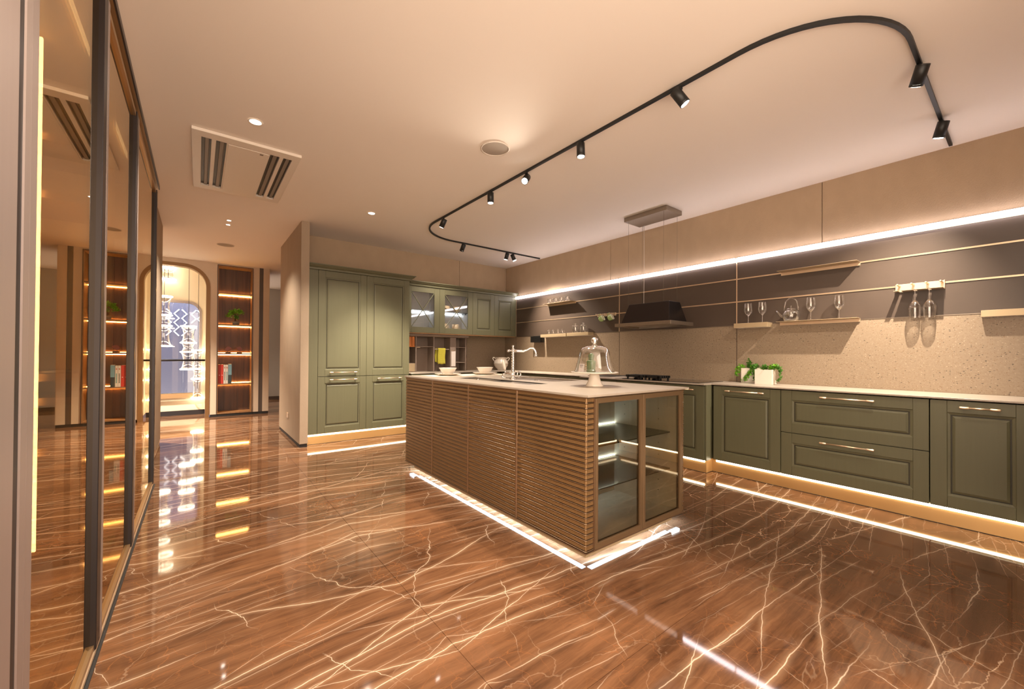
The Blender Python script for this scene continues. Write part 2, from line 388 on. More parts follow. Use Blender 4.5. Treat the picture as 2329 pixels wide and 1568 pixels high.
for y in ys[1:]:
    obj('joint_strip', box(XB-.004, XW, y-.006, y+.006, 1.575, 2.30), M_gold, wr)
    obj('joint_strip', box(XB-.001, XW, y-.003, y+.003, .935, 1.568), M_brown, wr)
obj('terrazzo_panel', box(XB, XW+.02, 6.103, 6.46, .935, 1.60), M_terr, wr)
led_names = ['glowing white light strip on the wall, stretch nearest the room corner', 'glowing white light strip on the wall, stretch right above the range hood', 'longest glowing white light strip on the wall, above the wine glass rack']
for (a, b), lb in zip(reversed(list(zip(ys, ys[1:]))), led_names):
    t = thing('light_strip', lb, 'light', (XB, (a+b)/2, 2.3), 'wall light strips')
    obj('channel', box(XB-.004, XW-.001, a+.004, b-.004, 2.2905, 2.344), M_goldflat, t)
    obj('diffuser', box(XB-.030, XB-.0045, a+.012, b-.012, 2.296, 2.340), E_wall, t)

# back wall of the kitchen
YW = 6.46
wb = struct('wall_back', box(1.146, XW+.12, YW+.02, 7.47, 0, ZC), M_plaster)
for a, b in ((1.146, 3.792), (3.792, XW)): obj('plaster_panel', box(a+.003, b-.003, YW, YW+.02, 1.6, ZC), M_plaster, wb, .001)
obj('terrazzo_panel', box(3.96, XW-.002, YW-.002, YW+.02, .935, 1.60), M_terr, wb)
# middle partition beside the tall cabinets
wm = struct('wall_middle', box(1.045, 1.145, 5.813, 7.468, .045, ZC), M_pillar, None, .003)
struct('baseboard_middle', box(1.05, 1.14, 5.825, 7.46, 0, .045), M_dark)
# left wing wall beyond the glass
struct('wall_wing', box(-.52, -.40, 5.02, 7.27, .045, ZC), M_pillar, None, .004)
struct('baseboard_wing', box(-.515, -.405, 5.03, 7.26, 0, .045), M_post_gold)
# wall closing the kitchen behind the camera's right shoulder
struct('wall_rear', box(2.1, XW, -.82, -.70, 0, ZC), M_plaster)

# far wall with arch opening and display niche
YF = 9.58
wf = struct('wall_far')
NX0, NX1 = .278, .862
AX0, AX1, AZ, AR = -1.55, .17, 2.88, .40
mb = box(AX1, NX0, YF, YF+.14, .05, ZC); mb.box(NX1, .967, YF, YF+.14, .05, ZC); mb.box(1.036, 1.14, YF, YF+.14, .05, ZC); mb.box(-3.4, AX0, YF, YF+.14, .05, ZC)
mb.box(AX0, AX1, YF, YF+.14, AZ, ZC); mb.box(NX0, NX1, YF, YF+.14, 2.93, ZC)
for cx, sx in ((AX1-AR, 1), (AX0+AR, -1)):
    arc = [(cx+sx*AR*math.sin(t*PI/24), YF, AZ-AR+AR*math.cos(t*PI/24)) for t in range(13)]
    mb.prism(arc+[(cx+sx*AR, YF, AZ)], (0, .14, 0))
obj('plaster_panel', mb, M_plaster2, wf)
obj('brown_strip', box(.969, 1.034, YF+.008, YF+.14, .05, ZC), M_brown, wf)
obj('end_panel', box(1.141, 1.146, YF+.002, YF+.6, .05, ZC), M_plaster2, wf)
struct('baseboard_far', box(AX1+.02, 1.14, YF+.004, YF+.14, 0, .05), M_dark)
struct('wall_hall', box(.9, 4.6, 12.45, 12.57, .08, ZC), M_hall)
struct('wall_left_added', box(-3.57, -3.45, 3.0, 10.6, 0, ZC), M_plaster2)  # unseen wall added to keep world light off the far area
struct('wall_passage_added', box(4.6, 4.72, 7.47, 12.57, 0, ZC), M_hall)  # unseen side wall added to dim the hall
struct('wall_bay_back', box(.2, .9, 10.3, 10.4, 0, ZC), M_cream)
struct('wall_bay_side', box(-2.0, -1.9, YF+.14, 10.35, 0, ZC), M_cream)
struct('baseboard_hall', box(.9, 4.6, 12.44, 12.45, 0, .08), M_brown)
def arch_path(x0, x1, zt, r, y, zb=0.0, n=10, closed=False, rb=None):
    p = [(x0, y, zb)]
    p += [(x0+r-r*math.cos(t*PI/2/n), y, zt-r+r*math.sin(t*PI/2/n)) for t in range(n+1)]
    p += [(x1-r+r*math.sin(t*PI/2/n), y, zt-r+r*math.cos(t*PI/2/n)) for t in range(n+1)]
    p += [(x1, y, zb)]; return p
def arch_frame(mb, outer, inner, d):
    n = len(outer)
    A = [Vector(p) for p in outer]; B = [Vector(p) for p in inner]; D = Vector((0, d, 0))
    for i in range(n-1):
        mb.poly([A[i], A[i+1], B[i+1], B[i]]); mb.poly([A[i]+D, B[i]+D, B[i+1]+D, A[i+1]+D])
        mb.poly([B[i], B[i+1], B[i+1]+D, B[i]+D]); mb.poly([A[i], A[i]+D, A[i+1]+D, A[i+1]])
    for i in (0, n-1): mb.poly([A[i], B[i], B[i]+D, A[i]+D])
mb = MB(); arch_frame(mb, arch_path(AX0, AX1, AZ, AR, YF-.012), arch_path(AX0+.065, AX1-.062, AZ-.06, AR-.06, YF-.012), .17)
struct('trim_1', mb, M_arch)
# the bay beyond the arch with a rounded window
YB = 10.25
bx0, bx1, bz0, bz1, br = -1.45, .05, .43, 2.25, .22
mb = box(-1.9, bx0, YB, YB+.1, .09, ZC); mb.box(bx1, .25, YB, YB+.1, .09, ZC); mb.box(bx0, bx1, YB, YB+.1, .09, bz0); mb.box(bx0, bx1, YB, YB+.1, bz1, ZC)
for cx, sx in ((bx1-br, 1), (bx0+br, -1)):
    arc = [(cx+sx*br*math.sin(t*PI/24), YB, bz1-br+br*math.cos(t*PI/24)) for t in range(13)]
    mb.prism(arc+[(cx+sx*br, YB, bz1)], (0, .1, 0))
wy = struct('wall_bay', mb, M_cream)
obj('return_panel', box(.112, .2, YF+.15, YB, .09, ZC), M_cream, wy)
struct('baseboard_bay', box(-1.9, .11, YB-.03, YB, 0, .09), M_post)
win = struct('window_1')
mb = MB(); arch_frame(mb, arch_path(bx0, bx1, bz1, br, YB-.02, bz0), arch_path(bx0+.04, bx1-.04, bz1-.04, br-.03, YB-.02, bz0), .09)
obj('window_frame', mb, M_postlav, win); obj('sill', box(bx0, bx1, YB-.03, YB+.07, bz0-.09, bz0), M_post_gold, win)
obj('window_pane', box(bx0+.04, bx1-.04, YB+.03, YB+.036, bz0, bz1-.045), G_pane, win)
tag(obj('handrail', MB().tube([(AX0+.07, YF+.06, 1.087), (AX1-.065, YF+.06, 1.087)], .018, 10), M_post), 'slim dark handrail bar across the arched opening', 'handrail')
bl = struct('wall_facade', box(-4.5, 2.5, 14.8175, 15.0, -1, 5), M_facade)
for k, x in enumerate((-.72, -.55, -.38, -.17, -.03)):
    pts = [(x+(.11 if (i+k) % 2 else 0), 14.8, 2.46-.125*i) for i in range(7 if k < 3 else 4)]
    tag(obj('neon_zigzag', MB().tube(pts, .0175, 6), E_zig), ['glowing white zigzag tube outside the far window, first from its left edge', 'glowing white zigzag tube outside the far window, second from its left edge', 'glowing white zigzag tube outside the far window, in the middle of five', 'short glowing white zigzag tube outside the far window, beside the longest ones', 'short glowing white zigzag tube at the right edge of the far window'][k], 'light', 'zigzag facade lights')
fl = bpy.data.lights.new('facade_fill', 'AREA'); fl.energy = 120; fl.size = 2; fl.color = (.70, .78, 1.0)  # area light without a fixture, added to brighten the facade
fo = bpy.data.objects.new('facade_fill', fl); COL.objects.link(fo); fo.location = (-.8, 13.2, 3.6); fo.rotation_euler = (Vector((-.6, 15, 1.6))-Vector((-.8, 13.2, 3.6))).to_track_quat('-Z', 'Y').to_euler()

# ------------------------------------------------------------------ cabinet builders
def mapper(face, p):
    if face == '-y': return lambda u, z, w: (u, p-w, z)
    if face == '+y': return lambda u, z, w: (u, p+w, z)
    return lambda u, z, w: (p-w, u, z)          # '-x'
def mbox(mb, Mp, u0, u1, z0, z1, w0, w1):
    a = Mp(u0, z0, w0); b = Mp(u1, z1, w1); mb.box(a[0], b[0], a[1], b[1], a[2], b[2])
def rings(mb, Mp, rects):
    """nested rectangles (u0,u1,z0,z1,w): sloping mouldings, last one filled"""
    R = [[Mp(u0, z0, w), Mp(u1, z0, w), Mp(u1, z1, w), Mp(u0, z1, w)] for u0, u1, z0, z1, w in rects]
    for A, B in zip(R, R[1:]):
        for i in range(4): mb.poly([A[i], A[(i+1) % 4], B[(i+1) % 4], B[i]])
    return R
def handle(face, p, u0, u1, z, parent, w0=.022, off=.055):
    Mp = mapper(face, p); mb = MB()
    for u in (u0+.018, u1-.018): mb.cyl(Mp(u, z, w0-.001), Mp(u, z, off), .0055, n=8)
    mb.cyl(Mp(u0+.045, z, off), Mp(u1-.045, z, off), .0062, n=12)
    for a, b in ((u0, u0+.05), (u1-.05, u1)): mb.tube([Mp(a, z, off), Mp(a+.004, z, off), Mp(b-.004, z, off), Mp(b, z, off)], [.006, .0088, .0088, .007], 8)
    return obj('handle', mb, M_gold, parent)
def front(name, face, p, u0, u1, z0, z1, parent, sw=.088, rw=.088, mat=None, g=.0015, glassy=False):
    mat = mat or M_green; Mp = mapper(face, p); mb = MB(); t = .022
    u0 += g; u1 -= g; z0 += g; z1 -= g
    mbox(mb, Mp, u0, u0+sw, z0, z1, 0, t); mbox(mb, Mp, u1-sw, u1, z0, z1, 0, t)
    mbox(mb, Mp, u0+sw+.0008, u1-sw-.0008, z0, z0+rw, 0, t-.0008); mbox(mb, Mp, u0+sw+.0008, u1-sw-.0008, z1-rw, z1, 0, t-.0008)
    d = obj(name, mb, mat, parent, .0012)
    a, b, c, e = u0+sw, u1-sw, z0+rw, z1-rw
    if glassy:
        obj('pane', (lambda q: (mbox(q, Mp, a, b, c, e, .004, .008), q)[1])(MB()), G_pane, d)
        bars = MB(); D = .011; ln = math.hypot(b-a, e-c); nx, nz = (e-c)/ln*D, (b-a)/ln*D
        for P, Q, s in (((a, c), (b, e), 1), ((a, e), (b, c), -1)):
            pts = [(P[0]-nx, P[1]+s*nz), (P[0]+nx, P[1]-s*nz), (Q[0]+nx, Q[1]-s*nz), (Q[0]-nx, Q[1]+s*nz)]
            pts = [(min(max(x, a), b), min(max(z, c), e)) for x, z in pts]
            w0, w1 = (.0085, .020) if s > 0 else (.0085, .019)
            lo = [Mp(x, z, w0) for x, z in pts]; hi = [Mp(x, z, w1) for x, z in pts]
            bars.prism(lo, Vector(hi[0])-Vector(lo[0]))
        obj('cross_bars', bars, mat, d)
        return d
    q = MB()
    def ins(k, w): return (a+k, b-k, c+k, e-k, w)
    R = rings(q, Mp, [ins(0, t-.002), ins(.002, t-.006), ins(.017, .013), ins(.018, .006), ins(.025, .006), ins(.026, .011), ins(.040, .0165), ins(.042, .0165)])
    q.poly(R[-1]); obj('panel', q, mat, d)
    q = MB(); rings(q, Mp, [ins(.0178, .0066), ins(.0252, .0066)]); obj('dark_groove', q, M_groove, d)  # thin ring in the panel groove, darker than the door
    return d

# tall cabinets
YT = 5.922
LT = ['tall sage green cabinet next to the plaster pillar, two handles on its left doors', 'tall sage green cabinet beside the glass-door wall cabinets, one handle']
for k, (x0, x1) in enumerate(((1.276, 1.925), (1.925, 2.582))):
    t = thing('tall_cabinet', LT[k], 'cabinet', ((x0+x1)/2, 6.2, .137), 'tall green cabinets')
    obj('body', box(x0+.001, x1-.001, YT+.002, YW-.002, .14, 2.36), M_green, t)
    up = front('door', '-y', YT, x0, x1, .912, 2.36, t); lo = front('door', '-y', YT, x0, x1, .137, .908, t)
    a, b = (1.42, 1.792) if k == 0 else (2.079, 2.451)
    if k == 0: handle('-y', YT, a, b, .967, up)
    handle('-y', YT, a, b, .867, lo)
    if k == 0: obj('filler_panel', box(1.147, 1.275, YT-.018, YW-.002, .137, 2.36), M_green, t, .001)
def cornice(name, y, x0, x1, z, label, ret):
    """stepped crown along x facing -y; profile in (out, up)"""
    P = [(0, 0), (.022, 0), (.024, .022), (.034, .030), (.048, .038), (.064, .056), (.074, .060), (.074, .072), (0, .072)]
    mb = MB(); A = [Vector((x0, y-w, z+h)) for w, h in P]; B = [Vector((x1+(w if ret else 0), y-w, z+h)) for w, h in P]
    mb.grid([A, B], True, False); mb.poly(A); mb.poly(B)
    if ret:
        C = [Vector((x1+w, YW-.003, z+h)) for w, h in P]; mb.grid([B, C], True, False); mb.poly(C)
    mb.box(x0, x1, y, YW-.004, z, z+.03)
    return tag(obj(name, mb, M_green), label, 'cornice')
cornice('crown_moulding', YT-.02, 1.147, 2.583, 2.361, 'sage green crown moulding on top of the tall cabinets', True)
def plinth(name, pts, label, z1=.118, th=.018):
    """recessed kickboard through the given floor points (right-hand run), front face on the points"""
    t = thing(name, label, 'plinth', (*pts[0], 0)); return t
pl = thing('plinth', 'champagne plinth under the tall green cabinets', 'plinth', (1.8, 5.92, 0))
obj('board', box(1.148, 2.58, 5.925, 5.943, .004, .135), M_plinth, pl); obj('seal', box(1.148, 2.58, 5.9245, 5.9435, 0, .004), M_dark, pl)
ls = thing('light_strip', 'white light strip glowing under the tall green cabinets', 'light', (1.8, 5.9, .13), 'plinth light strips')
obj('diffuser', box(1.150, 2.58, 5.914, 5.9245, .112, .130), E_plinth, ls)

# upper cabinets
YU = 6.122
UL = [('glass_cabinet', 2.60, 3.205, 'green wall cabinet with an X-barred glass door beside the tall cabinets', True), ('glass_cabinet', 3.205, 3.86, 'green wall cabinet with an X-barred glass door, cups inside', True),
      ('wall_cabinet', 3.86, 4.337, 'green solid-door wall cabinet beside the glass-door ones', False), ('wall_cabinet', 4.337, 4.83, 'green solid-door wall cabinet in the corner touching the lit wall', False)]
for nm, x0, x1, lb, gl in UL:
    t = thing(nm, lb, 'cabinet', ((x0+x1)/2, 6.3, 1.58), 'green wall cabinets')
    mb = box(x0+.001, x0+.018, YU+.002, YW-.002, 1.582, 2.33); mb.box(x1-.018, x1-.001, YU+.002, YW-.002, 1.582, 2.33)
    mb.box(x0+.018, x1-.018, YU+.002, YW-.002, 2.312, 2.33); mb.box(x0+.018, x1-.018, YU+.002, YW-.002, 1.582, 1.60)
    obj('body', mb, M_green if not gl else M_cabwhite, t); obj('back_panel', box(x0+.018, x1-.018, YW-.012, YW-.003, 1.60, 2.312), M_cabwhite, t)
    front('door', '-y', YU, x0, x1, 1.578, 2.335, t, .098 if gl else .085, .092, glassy=gl)
    if gl:
        obj('glass_shelf', box(x0+.02, x1-.02, YU+.05, YW-.02, 1.955, 1.963), G_shelf, t)
        obj('shelf_light', box(x0+.03, x1-.03, YW-.024, YW-.014, 1.938, 1.948), E_shelf, t)
        obj('shelf_clip', box(x1-.10, x1-.085, YU+.06, YU+.08, 1.93, 1.955), M_black, t)
obj('light_rail', box(2.60, 4.83, YU-.02, YU+.05, 1.565, 1.577), M_walnutframe, t)
obj('end_stile', box(4.831, 4.848, YU-.022, YW-.002, 1.578, 2.335), M_green, t)
cornice('crown_moulding', YU-.02, 2.66, 4.846, 2.336, 'sage green crown moulding on top of the wall cabinets', False)
def cup(h, r, mat, name, label, grp):
    t = thing(name, label, 'cup', (0,0,0), grp); name = 'cup'
    obj('bowl', MB().lathe([(.001, .004), (r*.45, 0), (r*.5, .006), (r*.9, h*.5), (r, h), (r*.95, h), (r*.85, h*.5), (r*.4, .012), (.001, .012)], n=20), mat, t)
    obj('handle', MB().tube([(r*.88, 0, h*.8), (r*1.4, 0, h*.8), (r*1.45, 0, h*.5), (r*.8, 0, h*.3)], .005, 6), mat, t)
    return t
M_cupcream = pm('cream_cup', (.72, .52, .33), .25, coat=.4)
cp = cup(.112, .06, M_cupcream, 'cup', 'cream cup on the glass shelf behind the X-barred door, left one', 'cups in the glass cabinet')
cp.location = (3.44, 6.30, 1.9632)
dup(cp, (3.64, 6.30, 1.9632), 'cream cup on the glass shelf behind the X-barred door, right one')
ck = cup(.160, .062, M_cupcream, 'jug', 'tall cream cup on the cabinet floor below the glass shelf, left one', 'tall cups in the glass cabinet'); ck.location = (3.40, 6.30, 1.601)
dup(ck, (3.62, 6.30, 1.601), 'tall cream cup on the cabinet floor below the glass shelf, right one')

# open cubby unit between worktop and wall cabinets
YQ = 6.22
cu = thing('open_shelf_unit', 'grey brown open cubby unit under the glass-door wall cabinets', 'shelf', (3.2, 6.34, .936))
obj('back_panel', box(2.60, 3.80, YW-.016, YW-.004, .937, 1.52), M_greywood, cu)
for x in (2.84, 3.164, 3.486, 3.583, 3.795): obj('divider', box(x-.009, x+.009, YQ, YW-.017, .937, 1.52), M_greywood, cu)
for x0, x1, z in ((2.85, 3.154, 1.355), (3.593, 3.785, 1.353), (3.593, 3.785, 1.085)): obj('shelf', box(x0, x1, YQ+.01, YW-.017, z-.006, z+.006), M_greywood, cu)
obj('narrow_front', box(3.496, 3.573, YQ+.002, YQ+.014, .937, 1.52), M_greywood, cu)
obj('towel_rail', box(3.174, 3.45, YQ-.012, YQ+.02, 1.305, 1.322), M_greywood, cu)
mb = MB(); P = [(0, 0), (.01, -.002), (.035, .012), (.042, .03), (.042, .042), (0, .042)]
A = [(2.60, YQ-w, 1.522+h) for w, h in P]; B = [(3.83, YQ-w, 1.522+h) for w, h in P]; mb.grid([A, B], True, False); mb.poly(A); mb.poly(B); mb.box(2.60, 3.83, YQ, YW-.017, 1.522, 1.562)
obj('top_moulding', mb, M_greywood, cu)
kb = thing('knife_block', 'orange slatted wooden block in the left cubby', 'knife block', (2.72, 6.25, 1.345), None)
for i in range(4): obj('slat', box(2.612+.052*i, 2.657+.052*i, YQ-.004, YQ+.05, 1.352, 1.515), M_orange, kb, .003)
obj('base', box(2.612, 2.822, YQ, YQ+.06, 1.346, 1.354), M_orange, kb)
st = thing('storage_box', 'beige square box standing in the lower left cubby', 'box', (2.72, 6.3, .937)); obj('body', box(2.61, 2.826, YQ-.004, YW-.03, .9372, 1.078), M_greywood, st, .004); obj('front', box(2.615, 2.82, YQ-.010, YQ-.004, .942, 1.073), M_goldflat, st, .002)
ph = thing('paper_roll_holder', 'white paper panel hanging on the narrow cubby front', 'paper holder', (3.53, 6.2, 1.0)); obj('sheet', box(3.498, 3.582, YQ-.006, YQ-.001, 1.018, 1.285), M_paper, ph, .001); obj('bar', box(3.496, 3.584, YQ-.010, YQ-.001, 1.286, 1.292), M_gold, ph)
tag(obj('shelf_hook', box(2.862, 2.915, YQ+.004, YQ+.03, 1.336, 1.3488), M_gold, None, .002), 'small brass hook under the cubby shelf', 'hook')
mb = MB()
def towel(x0, x1, y, zt, zb, seed, th=.008):
    random.seed(seed); nx, nz = 12, 14; V = []
    for s in (0, 1):
        for i in range(nz+1):
            V.append([(x0+(x1-x0)*j/nx+.004*math.sin(i*.6), y+s*th+.006*math.sin(j*1.1+i*.12)*(i/nz), zt+(zb-zt)*i/nz+.004*math.sin(j*.8)*(i/nz)) for j in range(nx+1)])
    F, Bk = V[:nz+1], V[nz+1:]
    mb.grid(F, False, True); mb.grid(Bk, False, True)
    mb.grid([[r[0] for r in F], [r[0] for r in Bk]], False, True); mb.grid([[r[-1] for r in F], [r[-1] for r in Bk]], False, True)
    mb.grid([F[0], Bk[0]], False, True); mb.grid([F[-1], Bk[-1]], False, True)
towel(3.225, 3.365, YQ-.034, 1.332, 1.06, 1); towel(3.20, 3.30, YQ+.026, 1.332, 1.09, 2)
mb.box(3.235, 3.360, YQ-.030, YQ+.034, 1.3235, 1.333)
tag(obj('hand_towel', mb, M_towel), 'yellow green towel hanging over the cubby rail', 'towel')

# worktop (L shaped, deeper at the hob) and base cabinets
mb = MB()
zt0, zt1 = .921, .935
mb.prism([(2.585, 5.835, zt0), (4.272, 5.835, zt0), (4.272, 3.785, zt0), (4.12, 3.785, zt0), (4.12, 2.066, zt0), (4.272, 2.066, zt0), (4.272, -.12, zt0), (2.6, -.12, zt0), (2.6, -.695, zt0), (4.848, -.695, zt0), (4.848, 6.455, zt0), (2.585, 6.455, zt0)], (0, 0, zt1-zt0))
tag(obj('worktop', mb, M_top, None, .0015), 'pale stone worktop running along both kitchen walls, deeper under the hob', 'worktop')
XR = 4.312
def base(name, u0, u1, fronts, label, face='-x', p=XR, depth=.54, grp='green base cabinets', hz=.868, hl=.36):
    Mp = mapper(face, p); a = Mp((u0+u1)/2, .137, -.2)
    t = thing(name, label, 'cabinet', a, grp); mb = MB(); mbox(mb, Mp, u0+.002, u1-.002, .14, .912, -depth, -.002); obj('body', mb, M_dark if False else M_green, t)
    for (z0, z1, hw) in fronts:
        d = front('drawer' if len(fronts) > 1 else 'door', face, p, u0, u1, z0, z1, t, .085, .085)
        if hw: c = (u0+u1)/2; handle(face, p, c-hw/2, c+hw/2, z1-.045, d)
    return t
base('base_cabinet', 1.436, 2.055, [(.137, .913, .36)], 'dark green base cabinet with one door below the white planters')
base('drawer_cabinet', .469, 1.433, [(.137, .523, .36), (.527, .913, .36)], 'dark green cabinet with two wide drawers right of the planters')
base('base_cabinet', -.02, .466, [(.137, .913, .19)], 'dark green one-door base cabinet at the right edge of the photo')
obj('filler', box(XR-.015, 4.83, -.10, -.022, .137, .913), M_green, base('corner_cabinet', -.68, -.101, [], 'plain green corner carcass behind the last base cabinet', grp=None))
XH = 4.182
LH = ['green hob cabinet end door just right of the island', 'green hob cabinet door under the middle of the hob', 'green hob cabinet door at the far end of the hob run']
for (a, b), lb in zip(((2.085, 2.645), (2.648, 3.21), (3.213, 3.772)), LH): base('hob_cabinet', a, b, [(.137, .913, .36)], lb, p=XH, depth=.66)
tag(obj('end_panel', box(4.1665, 4.27, 2.066, 2.083, .137, .920), M_green, None, .002), 'narrow pale green end panel where the hob cabinets step forward', 'panel')
for (a, b), lb in zip(((3.79, 4.45), (4.453, 5.13), (5.133, 5.81)), ('green base cabinet along the lit wall beside the hob run', 'green base cabinet along the lit wall, middle of the far stretch', 'green base cabinet along the lit wall by the room corner')): base('base_cabinet', a, b, [(.137, .913, .36)], lb)
for (a, b), lb in zip(((2.59, 3.15), (3.152, 3.71), (3.712, 4.25)), ('green base cabinet on the back wall touching the tall cabinets', 'green base cabinet on the back wall under the cubby unit', 'green base cabinet on the back wall by the room corner')): base('base_cabinet', a, b, [(.137, .913, .36)], lb, '-y', 5.862, .56)
for (a, b), lb in zip(((2.62, 3.42), (3.424, 4.24)), ('green base cabinet facing the island from the near side, away from the wall', 'green base cabinet facing the island from the near side, by the corner')): base('base_cabinet', a, b, [(.137, .913, .36)], lb, '+y', -.122, .55)
def plinth_run(label, ll, segs, leds):
    t = thing('plinth', label, 'plinth', (*segs[0][:1], segs[0][2], 0))
    for x0, x1, y0, y1 in segs:
        obj('board', box(x0, x1, y0, y1, .004, .136), M_plinth, t); obj('seal', box(x0-.001, x1+.001, y0-.001, y1+.001, 0, .004), M_dark, t)
    s = thing('light_strip', ll, 'light', (*leds[0][:1], leds[0][2], .13), 'plinth light strips')
    for x0, x1, y0, y1 in leds: obj('diffuser', box(x0, x1, y0, y1, .112, .130), E_plinth, s)
plinth_run('champagne plinth under the dark green cabinets right of the island', 'white light strip glowing under the dark green cabinets right of the island', [(4.335, 4.353, -.12, 2.085)], [(4.324, 4.3345, -.08, 2.04)])
plinth_run('champagne plinth under the hob cabinets', 'white light strip glowing under the hob cabinets', [(4.205, 4.223, 2.085, 3.76), (4.223, 4.353, 2.085, 2.10)], [(4.194, 4.2045, 2.10, 3.75)])
plinth_run('champagne plinth under the far stretch along the lit wall', 'white light strip glowing under the far stretch along the lit wall', [(4.335, 4.353, 3.79, 5.88)], [(4.324, 4.3345, 3.8, 5.85)])
plinth_run('champagne plinth under the back wall base cabinets', 'white light strip glowing under the back wall base cabinets', [(2.59, 4.334, 5.89, 5.908)], [(2.6, 4.30, 5.879, 5.8895)])
plinth_run('champagne plinth under the cabinets on the near side of the kitchen', 'white light strip glowing under the cabinets on the near side', [(2.62, 4.334, -.163, -.145)], [(2.64, 4.30, -.1445, -.134)])

# ------------------------------------------------------------------ island
IX0, IX1, IY0, IY1, IZ0, IZ1 = 1.783, 2.85, 1.583, 4.155, .07, .977
isl = thing('kitchen_island', 'bronze ribbed kitchen island floating on white light', 'island', ((IX0+IX1)/2, (IY0+IY1)/2, 0))
mb = MB()
mb.box(IX0+.014, IX1-.014, 2.18, IY1-.014, IZ0+.006, IZ1); mb.box(IX0+.014, IX0+.07, IY0+.012, 2.18, IZ0+.006, IZ1); mb.box(IX1-.046, IX1-.014, IY0+.012, 2.18, IZ0+.006, IZ1)
obj('carcass', mb, M_dark, isl)  # shade in the gaps between slats is put into the carcass colour
mb = box(1.853, 2.804, 2.162, 2.18, .09, .955); mb.box(2.787, 2.804, IY0+.02, 2.162, .09, .955); mb.box(1.853, 1.87, IY0+.02, 2.162, .09, .955); mb.box(1.853, 2.804, IY0+.02, 2.18, IZ0+.006, .09); mb.box(1.853, 2.804, IY0+.02, 2.18, .955, IZ1)
obj('interior_lining', mb, M_cabin, isl)
for k, z in enumerate((.655, .385)):
    sh = obj('glass_shelf', box(1.885, 2.785, IY0+.07, 2.15, z-.004, z+.004), G_shelf, isl)
    obj('shelf_light', box(1.885, 2.783, 2.153, 2.160, z-.001, z+.0025), E_case, sh)
    pins = MB()
    for y in (1.75, 2.06): pins.cyl((2.786, y, z-.009), (2.765, y, z-.009), .006, n=8)
    obj('shelf_pin', pins, M_black, sh)
holes = MB()
for y in (1.75, 2.06):
    for z in (.20, .28, .47, .56, .74, .82): holes.cyl((2.7868, y, z), (2.786, y, z), .004, n=6)
hh = obj('pin_holes', holes, M_black, isl); hh['kind'] = 'stuff'
# ribbed cladding: one slat per rib, mesh data shared inside a panel
NS = 28; pitch = (IZ1-IZ0-.014)/NS
def slat_mesh(pts, z0):
    """profile swept along plan polyline pts [(x,y,nx,ny)] with outward normals"""
    P = [(-.0125, .0030), (.0034, .0030), (.0048, .0040), (.0048, .0056), (.0034, .0066), (-.0125, .0069), (-.0125, .0098), (-.0008, .0100), (0, .0108), (0, pitch-.0010), (-.0008, pitch-.0002), (-.0132, pitch-.0002), (-.0132, .0030)]
    mb = MB(); mb.grid([[(x+nx*w, y+ny*w, z0+h) for w, h in P] for x, y, nx, ny in pts], True, False, True, True)
    for k in (0, -1):
        x, y, nx, ny = pts[k]; mb.poly([(x+nx*w, y+ny*w, z0+h) for w, h in P])
    return mb
def ribbed(pts, mat=None):
    c = obj('ribbed_panel', None, None, isl); base_z = IZ0+.007
    x, y = pts[0][:2]; bmb = MB()
    c.empty_display_size = .05
    me = slat_mesh(pts, base_z).mesh('slat', mat or M_bronze, world_org(c)); me.materials.append(M_bronze_edge)
    for f in me.polygons:
        if f.center.z-base_z+world_org(c).z < .0069 and abs(f.normal.z) < 2: f.material_index = 1  # light caught on the rib edges is put into this paler material
    for k in range(NS):
        o = bpy.data.objects.new('slat', me); COL.objects.link(o); o.parent = c; o.location = (0, 0, k*pitch)
seps = [IY1, 3.520, 2.872, 2.226]
for a, b in zip(seps, seps[1:]): ribbed([(IX0, a-.006, -1, 0), (IX0, b+.012, -1, 0)])
ribbed([(IX0, 2.226-.006, -1, 0), (IX0, IY0+.004, -1, 0), (IX0+.004, IY0, 0, -1), (IX0+.062, IY0, 0, -1)])
ribbed([(IX1-.024, IY0, 0, -1), (IX1-.004, IY0, 0, -1), (IX1, IY0+.004, 1, 0), (IX1, IY1-.01, 1, 0)])
for y in seps[1:]: obj('divider_strip', box(IX0-.006, IX0+.014, y-.006, y+.010, IZ0+.006, IZ1-.006), M_bronze_edge, isl, .001)
obj('corner_strip', box(IX0+.0635, IX0+.071, IY0-.006, IY0+.03, IZ0+.004, IZ1-.004), M_bronze_edge, isl)
obj('corner_strip', box(IX1-.030, IX1-.025, IY0-.006, IY0+.03, IZ0+.004, IZ1-.004), M_bronze_edge, isl)
mb = box(IX0-.008, IX1+.006, IY0-.008, IY1, IZ0, IZ0+.006); obj('bottom_rail', mb, M_bronze_edge, isl); obj('top_rail', box(IX0-.006, IX1+.004, IY0-.006, IY1, IZ1-.007, IZ1), M_bronze_edge, isl)
for a, b in ((IX0+.073, 2.330), (2.333, IX1-.031)):
    mb = MB(); fy = IY0-.010
    for q in ((a, a+.022, IZ0+.008, IZ1-.009), (b-.030, b, IZ0+.008, IZ1-.009), (a+.022, b-.030, IZ0+.008, IZ0+.042), (a+.022, b-.030, IZ1-.040, IZ1-.009)): mb.box(q[0], q[1], fy, fy+.021, q[2], q[3])
    d = obj('glass_door', mb, M_bronze_frame, isl, .0008)
    obj('pane', box(a+.0215, b-.0295, fy+.010, fy+.014, IZ0+.0415, IZ1-.0395), G_smoke, d)
    g = MB(); g.box(b-.042, b-.0302, fy+.0142, fy+.020, IZ0+.042, IZ1-.040); g.box(a+.022, b-.042, fy+.0142, fy+.020, IZ0+.042, IZ0+.047)
    obj('gasket', g, M_black, d)
obj('floating_base', box(1.785, 2.70, 1.587, 3.93, .046, IZ0), M_goldflat, isl)
obj('pedestal', box(2.02, 2.60, 1.86, 3.88, .0, .046), M_dark, isl)
